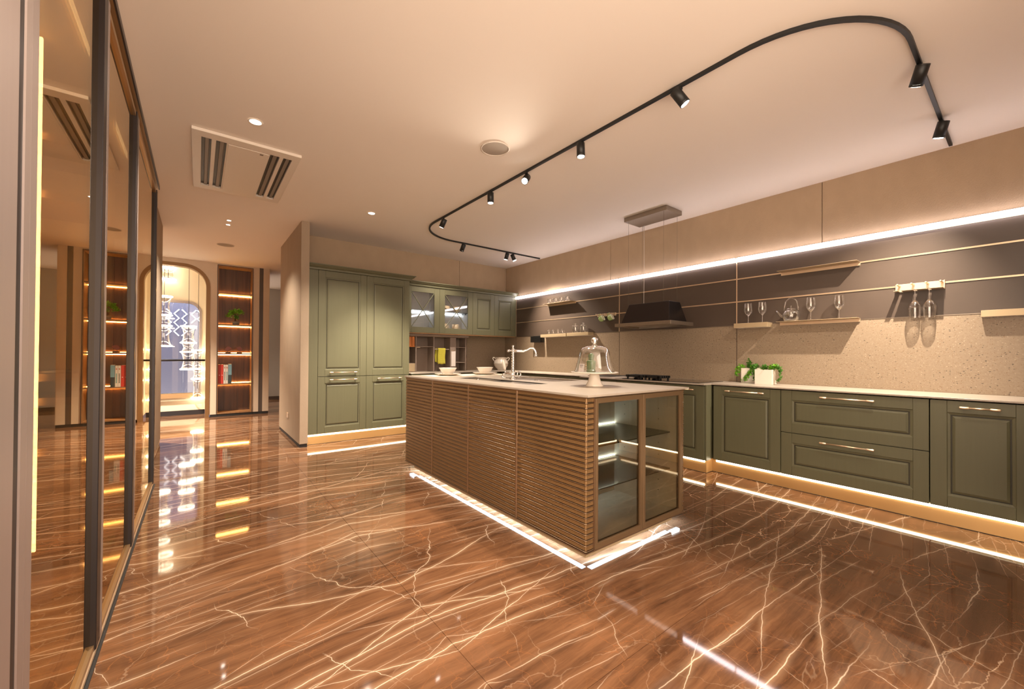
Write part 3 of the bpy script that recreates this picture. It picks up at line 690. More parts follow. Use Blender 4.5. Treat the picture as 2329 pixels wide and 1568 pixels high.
ls = thing('light_strip', 'cool white light strip glowing under the floating island', 'light', (2.3, 2.8, .05), 'plinth light strips')
obj('diffuser', box(1.812, 1.848, 1.64, 3.92, .0452, .0459), E_island, ls); obj('diffuser', box(1.855, 2.69, 1.600, 1.636, .0452, .0459), E_island, ls); obj('diffuser', box(1.812, 1.848, 3.932, 4.10, .060, .069), E_island, ls); obj('diffuser', box(2.702, 2.84, 1.606, 1.636, .060, .069), E_island, ls)
# island worktop with two cut-outs
it = thing('island_worktop', 'pale stone worktop on the ribbed island with sink cut-out', 'worktop', ((IX0+IX1)/2, 2.87, .978))
xs = [1.772, 2.05, 2.255, 2.44, 2.83, 2.888]; ysl = [1.562, 2.41, 2.57, 3.32, 3.50, 4.176]; mb = MB()
holes_ = {(1, 1), (1, 2), (1, 3), (3, 2)}
n0 = {}
for zz in (.978, .990):
    for i, x in enumerate(xs):
        for j, y in enumerate(ysl): n0[(zz, i, j)] = (x, y, zz)
for i in range(5):
    for j in range(5):
        if (i, j) in holes_: continue
        for zz in (.978, .990): mb.poly([n0[(zz, i, j)], n0[(zz, i+1, j)], n0[(zz, i+1, j+1)], n0[(zz, i, j+1)]])
        for (di, dj, e) in ((-1, 0, ((0,0),(0,1))), (1, 0, ((1,0),(1,1))), (0, -1, ((0,0),(1,0))), (0, 1, ((0,1),(1,1)))):
            if not (0 <= i+di < 5 and 0 <= j+dj < 5) or (i+di, j+dj) in holes_:
                (a, b), (c, d) = e; mb.poly([n0[(.978, i+a, j+b)], n0[(.978, i+c, j+d)], n0[(.990, i+c, j+d)], n0[(.990, i+a, j+b)]])
obj('slab', mb, M_top, it)
# the carcass top is at .977: sink and channel are shallow trays let into it
def tray(name, x0, x1, y0, y1, label, mat, z=.9772):
    t = thing(name, label, 'sink', ((x0+x1)/2, (y0+y1)/2, z))
    obj('bottom', box(x0+.002, x1-.002, y0+.002, y1-.002, z, z+.001), mat, t)
    w = box(x0+.001, x0+.005, y0+.001, y1-.001, z+.001, .9885); w.box(x1-.005, x1-.001, y0+.001, y1-.001, z+.001, .9885); w.box(x0+.005, x1-.005, y0+.001, y0+.005, z+.001, .9885); w.box(x0+.005, x1-.005, y1-.005, y1-.001, z+.001, .9885)
    obj('rim', w, mat, t); return t
sk = tray('sink', 2.44, 2.83, 2.57, 3.32, 'inset steel sink in the island worktop behind the tap', M_steel)
obj('drain', MB().lathe([(.045, 0), (.045, .002), (.03, .003), (.001, .002)], (2.63, 2.95, .9783), 20), M_chrome, sk)
ch = tray('sink_channel', 2.05, 2.255, 2.41, 3.50, 'long dark accessory channel in the island worktop in front of the tap', M_dark)
obj('insert', box(2.06, 2.245, 3.05, 3.46, .9790, .9840), M_hoodmetal, ch); obj('knob', MB().lathe([(.012, 0), (.013, .010), (.001, .013)], (2.10, 3.22, .984), 12), M_chrome, ch)
obj('insert', box(2.06, 2.245, 2.44, 2.85, .9790, .9825), M_steel, ch)

# tap
fx, fy = 2.365, 3.02
tp = thing('tap', 'ornate chrome bridge tap with a porcelain lever on the island', 'tap', (fx, fy, .99))
obj('column', MB().lathe([(.034, 0), (.034, .006), (.020, .012), (.016, .03), (.022, .04), (.022, .05), (.014, .06)]+[(.0125+.0045*abs(math.sin(q*PI/4)), .066+.0062*q) for q in range(33)]+[(.020, .272), (.020, .282), (.011, .29), (.009, .305), (.013, .31), (.012, .322), (.001, .325)], (fx, fy, .99), 18), M_chrome, tp)
ax = Vector((.80, -.60, 0))
def fp(d, h): return (fx+ax.x*d, fy+ax.y*d, .99+h)
obj('spout', MB().tube([fp(.0, .272), fp(.05, .268), (*fp(.10, .266)[:2], .99+.266), fp(.135, .280), fp(.165, .298), fp(.195, .296), fp(.213, .270), fp(.217, .245), fp(.218, .236)], [.013, .011, .011, .010, .010, .010, .010, .010, .015], 12), M_chrome, tp)
obj('aerator', MB().lathe([(.010, .0), (.016, -.006), (.016, -.022), (.001, -.022)], (*fp(.218, .240)[:2], .99+.240), 14), M_chrome, tp)
obj('back_knob', MB().tube([fp(-.012, .272), fp(-.03, .272), fp(-.034, .272), fp(-.05, .272), fp(-.058, .272)], [.007, .007, .012, .012, .004], 12), M_chrome, tp)
vx = Vector((-.62, .78, 0))
def vp(d, h, s=0): return (fx+vx.x*d+ax.x*s, fy+vx.y*d+ax.y*s, .99+h)
b = obj('valve_body', MB().tube([fp(.02, .048), vp(.0, .048), vp(.04, .05), vp(.075, .055)], [.020, .024, .018, .017], 14), M_chrome, tp)
obj('valve_ring', MB().tube([(fx+.055*ax.x+.026*math.cos(t*PI/8)*ax.x, fy+.03*ax.y-.02, .99+.048+.026*math.sin(t*PI/8)) for t in range(16)], .007, 8, True), M_chrome, tp)
obj('hook', MB().tube([vp(.075, .055), vp(.10, .05), vp(.105, .024), vp(.085, .009), vp(.07, .016)], .006, 8), M_chrome, tp)
lv = obj('lever', MB().tube([vp(.075, .06), vp(.076, .085)], [.008, .006], 10), M_chrome, tp)
obj('porcelain_grip', MB().tube([vp(.076, .085), vp(.08, .10), vp(.088, .135), vp(.096, .165), vp(.10, .180)], [.008, .013, .016, .013, .005], 12), M_white, lv)

# cake stand with dome, pepper mill inside
CX, CY = 2.372, 2.028
cs = thing('cake_stand', 'white pedestal cake stand on the island under a glass dome', 'cake stand', (CX, CY, .99))
obj('foot', MB().lathe([(.001, 0), (.066, 0), (.067, .005), (.060, .014), (.046, .045), (.038, .075), (.036, .096), (.001, .096)], (CX, CY, .99), 32), M_white, cs)
obj('plate', MB().lathe([(.001, .094), (.06, .094), (.168, .100), (.178, .105), (.178, .109), (.168, .1075), (.06, .103), (.001, .103)], (CX, CY, .99), 48), M_white, cs)
dm = thing('glass_dome', 'clear bell-shaped glass dome with ball knob on the cake stand', 'dome', (CX, CY, 1.0975))
obj('bell', MB().lathe([(.150, .001), (.147, .006), (.139, .035), (.128, .075), (.119, .115), (.113, .142), (.105, .164), (.090, .181), (.062, .192), (.024, .197), (.016, .204), (.016, .212)], (CX, CY, 1.0975), 40), G_clear, dm)
obj('knob', MB().lathe([(.010, .212), (.022, .222), (.027, .236), (.024, .250), (.012, .259), (.001, .261)], (CX, CY, 1.0975), 24), M_chrome, dm)
ml = thing('pepper_mill', 'green pepper mill with round head under the glass dome', 'pepper mill', (2.40, 2.085, 1.0945))
obj('body', MB().lathe([(.001, 0), (.036, 0), (.037, .010), (.030, .016), (.034, .022), (.034, .055), (.037, .066), (.036, .084), (.022, .092), (.001, .092)], (2.40, 2.085, 1.0945), 24), M_mill, ml)
obj('head', MB().lathe([(.018, .090), (.021, .098), (.019, .108), (.024, .118), (.023, .132), (.013, .143), (.001, .145)], (2.40, 2.085, 1.0945), 24), M_mill, ml)
tg = thing('price_tag', 'small white printed tag beside the green pepper mill', 'tag', (2.31, 2.11, 1.096))
a = Vector((.78, -.62, 0)); c0 = Vector((2.30, 2.125, 1.0955)); nrm = Vector((-.62, -.78, 0))
mb = MB(); mb.prism([c0, c0+a*.040, c0+a*.047+Vector((0,0,.062)), c0+a*.009+Vector((0,0,.062))], nrm*-.0008); obj('card', mb, M_paper, tg)
mb = MB()
for i in range(6):
    o = c0+a*(.012+.0045*i)+Vector((0,0,.044))+nrm*.0003; w = .002 if i % 2 else .0028; mb.prism([o, o+a*w, o+a*w+Vector((0,0,.012)), o+Vector((0,0,.012))], nrm*.0003)
o = c0+a*.012+Vector((0,0,.036))+nrm*.0003; mb.prism([o, o+a*.02, o+a*.02+Vector((0,0,.003)), o+Vector((0,0,.003))], nrm*.0003)
obj('barcode', mb, M_ink, tg)

# place settings at the far end of the island
for k, (px, py, lb) in enumerate(((2.17, 3.93, 'nearer the tall cabinets'), (2.66, 3.93, 'nearer the tap'))):
    mb = MB(); random.seed(20+k); nx, ny = 16, 12
    g = [[(px-.24+.48*i/nx, py-.17+.34*j/ny, .9912+.0022*(1+math.sin(i*.9+k)*math.cos(j*1.2))) for i in range(nx+1)] for j in range(ny+1)]
    mb.grid(g, False, True); lo = [[(x, y, .9903) for x, y, z in r] for r in g]; mb.grid([g[0], lo[0]], False); mb.grid([g[-1], lo[-1]], False); mb.grid([[r[0] for r in g], [r[0] for r in lo]], False); mb.grid([[r[-1] for r in g], [r[-1] for r in lo]], False); mb.poly([lo[0][0], lo[0][-1], lo[-1][-1], lo[-1][0]])
    tag(obj('placemat', mb, M_placemat), 'crumpled cream linen placemat under the plate '+lb, 'placemat', 'linen placemats')
    tag(obj('plate', MB().lathe([(.001, 0), (.08, 0), (.10, .006), (.143, .018), (.145, .021), (.140, .0215), (.095, .010), (.001, .006)], (px, py, .996), 40), M_white), 'cream dinner plate on the linen placemat '+lb, 'plate', 'dinner plates')
    tag(obj('bowl', MB().lathe([(.001, 0), (.045, 0), (.05, .006), (.075, .035), (.092, .066), (.098, .070), (.097, .074), (.090, .072), (.07, .035), (.044, .010), (.001, .008)], (px, py, 1.0025), 40), M_white), 'cream bowl standing on the plate '+lb, 'bowl', 'cream bowls')

# two-handled jar in the corner
jx, jy, jz = 4.56, 6.19, .9355
j = thing('ceramic_jar', 'white two-handled ceramic jar in the room corner on the worktop', 'jar', (jx, jy, jz))
obj('body', MB().lathe([(.001, 0), (.072, 0), (.074, .012), (.07, .018), (.105, .045), (.132, .085), (.138, .118), (.141, .122), (.138, .127), (.141, .131), (.137, .136), (.125, .175), (.100, .200), (.096, .212), (.108, .232), (.110, .240), (.102, .240), (.090, .214), (.11, .18), (.12, .12), (.06, .02), (.001, .015)], (jx, jy, jz), 40), M_white, j)
for s in (-1, 1):
    d = Vector((.79, -.61, 0))*s
    pts = [(jx+d.x*r, jy+d.y*r, jz+h) for r, h in ((.112, .150), (.128, .170), (.150, .200), (.158, .222), (.148, .238), (.128, .238), (.112, .222), (.106, .206))]
    obj('handle', MB().tube(pts, .009, 8), M_white, j)

# ------------------------------------------------------------------ hob and things on the hob worktop
hb = thing('gas_hob', 'black glass hob with two cast iron grates under the range hood', 'hob', (4.4, 2.8, .9355))
obj('glass_plate', box(4.165, 4.70, 2.14, 3.12, .9355, .9415), G_hob, hb, .002)
for y0, y1 in ((2.60, 2.835), (2.85, 3.085)):
    for xk in (4.29,):
        g = MB()
        for yy in (y0+.03, y1-.05): g.box(xk-.10, xk+.10, yy, yy+.018, .962, .990)
        for q in range(5): g.box(xk-.10+.045*q, xk-.084+.045*q, y0, y1, .963, .991)
        for dx in (-.09, .085):
            for yy in (y0+.02, y1-.03): g.box(xk+dx, xk+dx+.016, yy, yy+.02, .9416, .965)
        obj('grate', g, M_black, hb, .002)
        obj('burner', MB().lathe([(.001, .001), (.055, .001), (.055, .012), (.04, .016), (.001, .018)], (xk, (y0+y1)/2, .941), 20), M_hood, hb)
tag(obj('serving_tray', box(4.17, 4.60, 3.30, 3.68, .9505, .956), M_black, None, .002), 'thin black tray lying on papers beyond the hob', 'tray')
for q, lb in ((0, 'white paper booklet lowest in the pile under the black tray'), (1, 'white paper booklet right under the black tray')): tag(obj('booklet', box(4.15+.03*q, 4.55+.02*q, 3.22+.03*q, 3.66+.03*q, .9355+.0075*q, .9425+.0075*q), M_paper, None, .001), lb, 'booklet', 'papers beyond the hob')

# range hood
hd = thing('range_hood', 'black and bronze range hood hung on cables from a ceiling box', 'range hood', (4.385, 2.84, ZC))
obj('ceiling_box', box(4.222, 4.548, 2.555, 3.14, 2.90, ZC-.001), M_hoodmetal, hd, .002)
for x in (4.24, 4.53):
    for y in (2.605, 3.085): obj('cable', MB().cyl((x, y, 1.86), (x, y, 2.90), .0016, n=6), M_hoodmetal, hd)
obj('power_cable', MB().tube([(4.53, 3.06, 2.9), (4.528, 3.055, 2.4), (4.535, 3.062, 2.1), (4.53, 3.06, 1.86)], .003, 6), M_whitepl, hd)
hx0, hx1, hy0, hy1 = 4.14, 4.635, 2.455, 3.215
def zrect(x0, x1, y0, y1, z): return [(x0, y0, z), (x1, y0, z), (x1, y1, z), (x0, y1, z)]
mb = MB(); mb.grid([zrect(hx0+.055, hx1-.055, hy0+.05, hy1-.05, 1.622), zrect(hx0+.13, hx1-.125, hy0+.10, hy1-.12, 1.86)], True, False, True, True); obj('body', mb, M_hood, hd, .003)
mb = MB(); R = [zrect(hx0, hx1, hy0, hy1, 1.622), zrect(hx0, hx1, hy0, hy1, 1.580), zrect(hx0+.03, hx1-.03, hy0+.03, hy1-.03, 1.580), zrect(hx0+.05, hx1-.05, hy0+.05, hy1-.05, 1.60)]
mb.grid(R, True, False); mb.poly(R[-1]); mb.poly(R[0]); obj('rim', mb, M_hoodmetal, hd, .002)
obj('filter', box(hx0+.08, hx1-.08, hy0+.10, hy1-.10, 1.592, 1.5995), M_steel, hd)

# ------------------------------------------------------------------ shelves, racks and glass on the lit wall
def ledge(y0, y1, z, depth, label):
    t = thing('wall_shelf', label, 'shelf', (XB-.001, (y0+y1)/2, z), 'thin wall shelves'); mb = MB()
    obj('board', box(XB-depth, XB-.0075, y0, y1, z-.004, z), M_goldflat, t, .0008); obj('wall_flange', box(XB-.0135, XB-.0072, y0, y1, z-.034, z-.0045), M_gold, t, .0008); return t
def tray_shelf(y0, y1, z, depth, label):
    t = thing('tray_shelf', label, 'shelf', (XB-.001, (y0+y1)/2, z), 'boxed wall shelves')
    obj('board', box(XB-depth, XB-.0072, y0, y1, z-.004, z), M_goldflat, t); obj('front_lip', box(XB-depth-.004, XB-depth, y0, y1, z-.046, z+.004), M_goldflat, t, .001)
    for ye in (y0, y1): obj('end_plate', box(XB-depth, XB-.0072, ye-.003, ye+.003, z-.046, z+.003), M_goldflat, t)
    obj('under_panel', box(XB-depth, XB-.0072, y0+.004, y1-.004, z-.047, z-.044), M_whitepl, t); return t
ledge(4.53, 5.19, 2.106, .135, 'thin gold wall shelf carrying four low glasses left of the hood')
ledge(.972, 1.615, 2.106, .135, 'thin gold wall shelf with nothing on it, above the glass teapot')
ledge(.972, 1.625, 1.584, .128, 'thin gold wall shelf carrying the glass teapot and two wine glasses')
tray_shelf(4.637, 5.250, 1.578, .13, 'boxed gold wall shelf carrying four small stoppered jars')
tray_shelf(4.165, 4.615, 1.580, .13, 'boxed gold wall shelf carrying two taller stoppered jars')
tray_shelf(1.70, 2.03, 1.582, .14, 'boxed gold wall shelf carrying two wine glasses')
tray_shelf(-.40, .240, 1.585, .06, 'boxed gold wall shelf with nothing on it at the photo right edge')
bb = thing('ribbed_box', 'black ribbed box hanging below the rail near the room corner', 'box', (4.8, 5.42, 1.45)); obj('body', box(4.752, XB-.004, 5.29, 5.55, 1.452, 1.560), M_black, bb)
for q in range(7): obj('rib', box(4.746, 4.752, 5.285, 5.555, 1.455+.0155*q, 1.4645+.0155*q), M_black, bb)
obj('bracket', box(4.80, XB-.004, 5.30, 5.54, 1.560, 1.5665), M_black, bb)

# hooks with two green mugs
hk = thing('hook_rail', 'gold hook rail with two green mugs beside the hood', 'hook rail', (XB, 3.95, 1.84))
obj('plate', box(XB-.016, XB-.0065, 3.735, 4.08, 1.812, 1.856), M_gold, hk, .001)
for q in range(4): obj('peg', MB().tube([(XB-.012, 3.79+.085*q, 1.838), (XB-.09, 3.79+.085*q, 1.842), (XB-.094, 3.79+.085*q, 1.848)], .006, 8), M_gold, hk)
def mug(loc, label):
    t = thing('mug', label, 'mug', (0, 0, 0), 'green mugs')
    obj('body', MB().lathe([(.001, .002), (.030, 0), (.033, .004), (.043, .02), (.046, .045), (.045, .062), (.043, .062), (.043, .045), (.038, .018), (.001, .008)], n=24), M_green_mug, t)
    obj('rim', MB().lathe([(.0455, .0622), (.047, .072), (.0455, .074), (.0435, .072), (.0432, .0622)], n=24), M_white, t)
    obj('handle', MB().tube([(0, .043, .055), (0, .062, .060), (0, .074, .048), (0, .074, .030), (0, .062, .018), (0, .042, .020)], .0055, 8), M_green_mug, t)
    t.location = loc; t.rotation_euler = (math.radians(62), 0, math.radians(20)); return t
mg = mug((XB-.072, 3.995, 1.760), 'green mug hanging on the hook rail, farther from the hood')
dup(mg, (XB-.072, 3.825, 1.764), 'green mug hanging on the hook rail, next to the hood', mg.rotation_euler.copy())

# wine glass rack with pegs
rk = thing('glass_rack', 'gold peg rack holding two hanging wine glasses', 'rack', (XB, .585, 1.82))
obj('plate', box(XB-.014, XB-.0065, .435, .735, 1.794, 1.858), M_gold, rk, .001); obj('end_plate', box(XB-.05, XB-.0145, .435, .439, 1.794, 1.858), M_gold, rk)
for yk in (.452, .535, .62, .706): obj('peg', MB().tube([(XB-.012, yk, 1.842), (XB-.13, yk, 1.842), (XB-.134, yk, 1.842)], [.0075, .0075, .005], 10), M_gold, rk)
mb = box(XB-.014, XB-.0065, .437, .735, 1.790, 1.7938)
for y0, y1 in ((.437, .516), (.526, .60), (.612, .69), (.70, .735)): mb.box(XB-.12, XB-.014, y0+.004, y1-.004, 1.790, 1.7938)
obj('ledge', mb, M_gold, rk)

WG = [(.001, .004), (.034, .0), (.035, .002), (.012, .006), (.005, .012), (.0038, .03), (.0036, .072), (.005, .080), (.014, .090), (.028, .105), (.0385, .128), (.0405, .150), (.038, .185), (.0345, .222)]
def wine_proto(grp, sc=1.0, rs=1.0):
    t = thing('wine_glass', 'x', 'glass', (0,0,0), grp)
    obj('foot', MB().lathe([(r*rs, z*sc) for r, z in WG[:5]], n=24), G_clear, t); obj('stem', MB().lathe([(r*rs, z*sc) for r, z in WG[4:8]], n=12), G_clear, t); obj('bowl', MB().lathe([(r*rs, z*sc) for r, z in WG[7:]], n=28), G_clear, t); return t
w = wine_proto('standing wine glasses'); w.location = (4.765, 1.905, 1.5825); w['label'] = 'standing wine glass on the boxed shelf, farther from the teapot'
dup(w, (4.765, 1.765, 1.5825), 'standing wine glass on the boxed shelf, nearer the teapot')
dup(w, (4.78, 1.338, 1.5845), 'standing wine glass right beside the glass teapot')
dup(w, (4.78, 1.115, 1.5845), 'standing wine glass at the shelf end, nearest the peg rack')
w2 = wine_proto('hanging wine glasses', 1.10, 1.02); w2.rotation_euler = (PI, 0, 0); w2.location = (4.785, .606, 1.7985); w2['label'] = 'wine glass hanging upside down from the peg rack, nearer the teapot'
dup(w2, (4.785, .521, 1.7985), 'wine glass hanging upside down from the peg rack, farther from the teapot', (PI, 0, 0))
kt = thing('glass_teapot', 'clear glass teapot with a tall arched handle on the wall shelf', 'teapot', (4.78, 1.505, 1.5845))
kx, ky, kz = 4.78, 1.505, 1.5845
obj('body', MB().lathe([(.001, .001), (.05, .0), (.062, .008), (.074, .035), (.075, .07), (.068, .098), (.05, .112), (.034, .116)], (kx, ky, kz), 32), G_clear, kt)
obj('infuser', MB().lathe([(.001, .05), (.022, .052), (.028, .06), (.028, .10), (.024, .11)], (kx, ky, kz), 20), G_clear, kt)
obj('lid', MB().lathe([(.042, .116), (.043, .122), (.038, .130), (.012, .134), (.005, .138), (.005, .152), (.008, .156), (.001, .160)], (kx, ky, kz), 24), G_clear, kt)
obj('handle', MB().tube([(kx, ky+.062*(1.12 if abs(t-6) < 4 else 1)*math.cos(t*PI/12), kz+.11+.125*math.sin(t*PI/12)) for t in range(13)], .0055, 8), G_clear, kt)
obj('spout', MB().tube([(kx, ky+.060, kz+.045), (kx, ky+.09, kz+.06), (kx, ky+.115, kz+.095), (kx, ky+.132, kz+.112)], [.016, .013, .009, .008], 10), G_clear, kt)
def jar(h, r, grp):
    t = thing('glass_jar', 'x', 'jar', (0,0,0), grp)
    obj('body', MB().lathe([(.001, .001), (r*.96, 0), (r, .004), (r, h*.62), (r*.98, h*.66)], n=24), G_clear, t)
    obj('lid', MB().lathe([(r*1.04, h*.66), (r*1.04, h*.74), (r*.8, h*.78), (r*.25, h*.80), (r*.28, h*.84), (r*.5, h*.90), (r*.45, h*.98), (.001, h)], n=20), G_clear, t); return t
jr = jar(.085, .034, 'small stoppered jars')
for q, y in enumerate((5.09, 4.985, 4.87, 4.765)):
    lb = 'small clear stoppered jar, '+['first from the corner on the boxed shelf', 'second from the corner on the boxed shelf', 'third from the corner on the boxed shelf', 'fourth from the corner, nearest the taller jars'][q]
    if q == 0: jr.location = (4.77, y, 1.5785); jr['label'] = lb
    else: dup(jr, (4.77, y, 1.5785), lb)
jb = jar(.155, .052, 'taller stoppered jars'); jb.location = (4.77, 4.475, 1.5805); jb['label'] = 'taller clear stoppered jar on the boxed shelf, nearer the small jars'
dup(jb, (4.77, 4.305, 1.5805), 'taller clear stoppered jar on the boxed shelf, nearer the mugs')
tb = thing('tumbler', 'x', 'glass', (0,0,0), 'low glasses')
obj('bowl', MB().lathe([(.001, .006), (.040, .0), (.044, .003), (.050, .04), (.051, .075)], n=28), G_clear, tb); obj('base', MB().lathe([(.001, .007), (.039, .007), (.043, .012), (.001, .013)], n=24), G_clear, tb)
for q, y in enumerate((5.07, 4.93, 4.80, 4.66)):
    lb = 'low clear tumbler on the thin gold shelf, '+['first from the corner', 'second from the corner', 'third from the corner', 'fourth from the corner, nearest the hood'][q]
    if q == 0: tb.location = (4.775, y, 2.1065); tb['label'] = lb
    else: dup(tb, (4.775, y, 2.1065), lb)

# two white planters with trailing greenery, and a small white block
LEAF = MB(); LEAF.poly([(0, 0, 0), (.006, .002, .008), (0, 0, .018), (-.006, .002, .008)]); LEAF.poly([(0, 0, .006), (.007, -.004, .010), (.002, -.006, .018), (-.003, -.004, .012)])
def foliage(path, n, spread, seed, sc, mat, parent, name='foliage'):
    random.seed(seed); mb = MB()
    for k in range(n):
        t = random.random()*(len(path)-1); i = int(t); f = t-i; p = Vector(path[i]).lerp(Vector(path[min(i+1, len(path)-1)]), f)
        p = p+Vector([random.gauss(0, spread) for _ in range(3)])
        R = Matrix.Rotation(random.random()*6.28, 3, 'Z') @ Matrix.Rotation(random.uniform(-1.3, 1.3), 3, 'X'); s = sc*random.uniform(.7, 1.4)
        for f_ in LEAF.f: mb.poly([p+R @ (Vector(LEAF.v[i])*s) for i in f_])
    o = obj(name, mb, mat, parent, recalc=False, weld=False); o['kind'] = 'stuff'; return o
def planter(x0, x1, y0, y1, z0, z1, label, paths, seed):
    t = thing('planter', label, 'planter', ((x0+x1)/2, (y0+y1)/2, z0), 'white planters'); w = .008
    mb = box(x0, x1, y0, y0+w, z0, z1); mb.box(x0, x1, y1-w, y1, z0, z1); mb.box(x0, x0+w, y0+w, y1-w, z0, z1); mb.box(x1-w, x1, y0+w, y1-w, z0, z1); mb.box(x0+w, x1-w, y0+w, y1-w, z0, z0+.01)
    obj('pot', mb, M_white, t, .001); obj('soil', box(x0+w, x1-w, y0+w, y1-w, z1-.03, z1-.02), M_trunk, t)
    st = MB()
    for p in paths: st.tube(p, .0022, 5)
    obj('stems', st, M_leafd, t)
    for k, p in enumerate(paths): foliage(p, 95, .011, seed+k, 1.25, M_leafg if k % 2 else M_leafd, t)
    return t
z0 = .9355
planter(4.612, 4.70, 1.618, 1.782, z0, 1.088, 'white square planter in front, trailing green vine', [[(4.66, 1.63, 1.08), (4.66, 1.62, 1.115), (4.655, 1.58, 1.11), (4.65, 1.555, 1.06), (4.65, 1.56, 1.0), (4.65, 1.575, .965)], [(4.66, 1.66, 1.09), (4.66, 1.60, 1.115)], [(4.66, 1.71, 1.085), (4.66, 1.70, 1.11)]], 40)
planter(4.732, 4.82, 1.80, 1.965, z0, 1.095, 'white square planter behind, against the terrazzo, trailing green vine', [[(4.77, 1.90, 1.09), (4.77, 1.895, 1.13), (4.77, 1.89, 1.17)], [(4.75, 1.94, 1.10), (4.73, 1.98, 1.10), (4.72, 2.0, 1.05), (4.72, 2.0, 1.01)], [(4.74, 1.84, 1.10), (4.71, 1.82, 1.08), (4.70, 1.815, 1.02), (4.70, 1.80, .97)], [(4.74, 1.86, 1.10), (4.71, 1.855, 1.05), (4.70, 1.885, 1.0), (4.695, 1.92, .955)], [(4.76, 1.88, 1.10), (4.75, 1.83, 1.11), (4.74, 1.80, 1.105)]], 60)
tag(obj('white_block', box(4.72, 4.77, 1.632, 1.66, .9355, .972), M_whitepl, None, .002), 'small white block behind the front planter', 'block')

# ------------------------------------------------------------------ ceiling fittings
ac = thing('air_conditioner', 'white ceiling cassette air conditioner with two pairs of slots', 'air conditioner', (.32, 4.57, ZC))
x0, x1, y0, y1 = -.058, .698, 3.90, 5.25
slots = [(x0+.06, x0+.125), (x0+.155, x0+.225), (x1-.225, x1-.155), (x1-.125, x1-.06)]
xs_ = [x0]+[v for s in slots for v in s]+[x1]; sy0, sy1 = y0+.10, y1-.10
mb = MB(); zz0, zz1 = ZC-.026, ZC-.002
mb.box(x0, x1, y0, sy0, zz0, zz1); mb.box(x0, x1, sy1, y1, zz0, zz1)
for i in range(0, len(xs_), 2): mb.box(xs_[i], xs_[i+1], sy0, sy1, zz0, zz1)
obj('fascia', mb, M_acw, ac, .002)
mb = MB()
for a, b in slots: mb.box(a, b, sy0, sy1, ZC-.004, ZC-.001)
obj('slot_back', mb, M_black, ac)
for a, b in slots:
    obj('louvre', box(a+(b-a)*.35, a+(b-a)*.78, sy0+.01, sy1-.01, ZC-.016, ZC-.006), M_acgrey, ac, .003)
obj('centre_panel', box(x0+.235, x1-.235, sy0+.01, sy1-.01, zz0-.004, zz0), M_acw, ac, .002)
obj('badge', box(.40, .425, sy0+.03, sy0+.055, zz0-.0055, zz0-.004), M_acgrey, ac)
for x, y, lb in ((.32, .70, 'added recessed downlight, unseen above the camera, lighting the left ceiling'), (.321, 3.55, 'lit recessed downlight next to the air conditioner'), (1.666, 4.963, 'lit recessed downlight in front of the tall cabinets'), (.30, 6.40, 'small recessed downlight beyond the air conditioner, nearer one'), (.30, 6.62, 'small recessed downlight beyond the air conditioner, farther one'), (-1.3, 8.3, 'lit recessed downlight out of sight behind the wing wall'), (1.75, 10.4, 'small added downlight brightening the corridor, unseen behind the plaster pillar')):  # camera, wing wall and corridor downlights are unseen, added as fill light
    t = thing('downlight', lb, 'light', (x, y, ZC), 'recessed downlights'); r = .038 if 'small' not in lb else .022
    obj('ring', MB().lathe([(r+.012, -.001), (r+.012, -.004), (r, -.005), (r, -.001)], (x, y, ZC), 24), M_acw, t)
    obj('lens', MB().lathe([(r-.001, -.002), (.001, -.002)], (x, y, ZC), 24), E_lens, t)
    spot('downlight_beam', (x, y, ZC-.02), (x, y, 0), (1500 if 'wing wall' in lb else 260) if 'small' not in lb else 110, 110, .8, parent=t)
for x, y, lb in ((1.953, 2.755, 'round ceiling speaker beside the lamp track'), (.327, 7.88, 'round ceiling speaker far down the passage')):
    t = thing('ceiling_speaker', lb, 'speaker', (x, y, ZC), 'ceiling speakers')
    obj('rim', MB().lathe([(.120, -.001), (.120, -.006), (.112, -.007), (.112, -.001)], (x, y, ZC), 40), M_acw, t); obj('grille', MB().lathe([(.1115, -.003), (.06, -.0045), (.001, -.005)], (x, y, ZC), 40), M_spk, t)
# lamp track
def track_path():
    X, Ya, Yb, E, ra, rb = 2.413, .40, 5.372, 4.80, .62, .62
    p = [(E, Ya)]; p += [(X+ra+(-ra)*math.sin(t*PI/32), Ya+ra-ra*math.cos(t*PI/32)) for t in range(17)]
    p += [(X+rb-rb*math.cos(t*PI/32), Yb-rb+rb*math.sin(t*PI/32)) for t in range(17)]; p += [(E, Yb)]; return p
tp_ = track_path(); tr = thing('lamp_track', 'black C-shaped lamp track on the ceiling', 'track', (2.413, 2.9, ZC))
mb = MB(); L_ = []; 
for i, (x, y) in enumerate(tp_):
    a = Vector(tp_[max(i-1, 0)]); b = Vector(tp_[min(i+1, len(tp_)-1)]); d = (b-a).normalized(); n = Vector((-d.y, d.x))*.0105
    L_.append([(x+n.x, y+n.y, ZC-.001), (x+n.x, y+n.y, ZC-.020), (x-n.x, y-n.y, ZC-.020), (x-n.x, y-n.y, ZC-.001)])
mb.grid(L_, True, False, True, True); mb.poly(L_[0]); mb.poly(L_[-1]); obj('rail', mb, M_black, tr)
HZ = ZC-.021
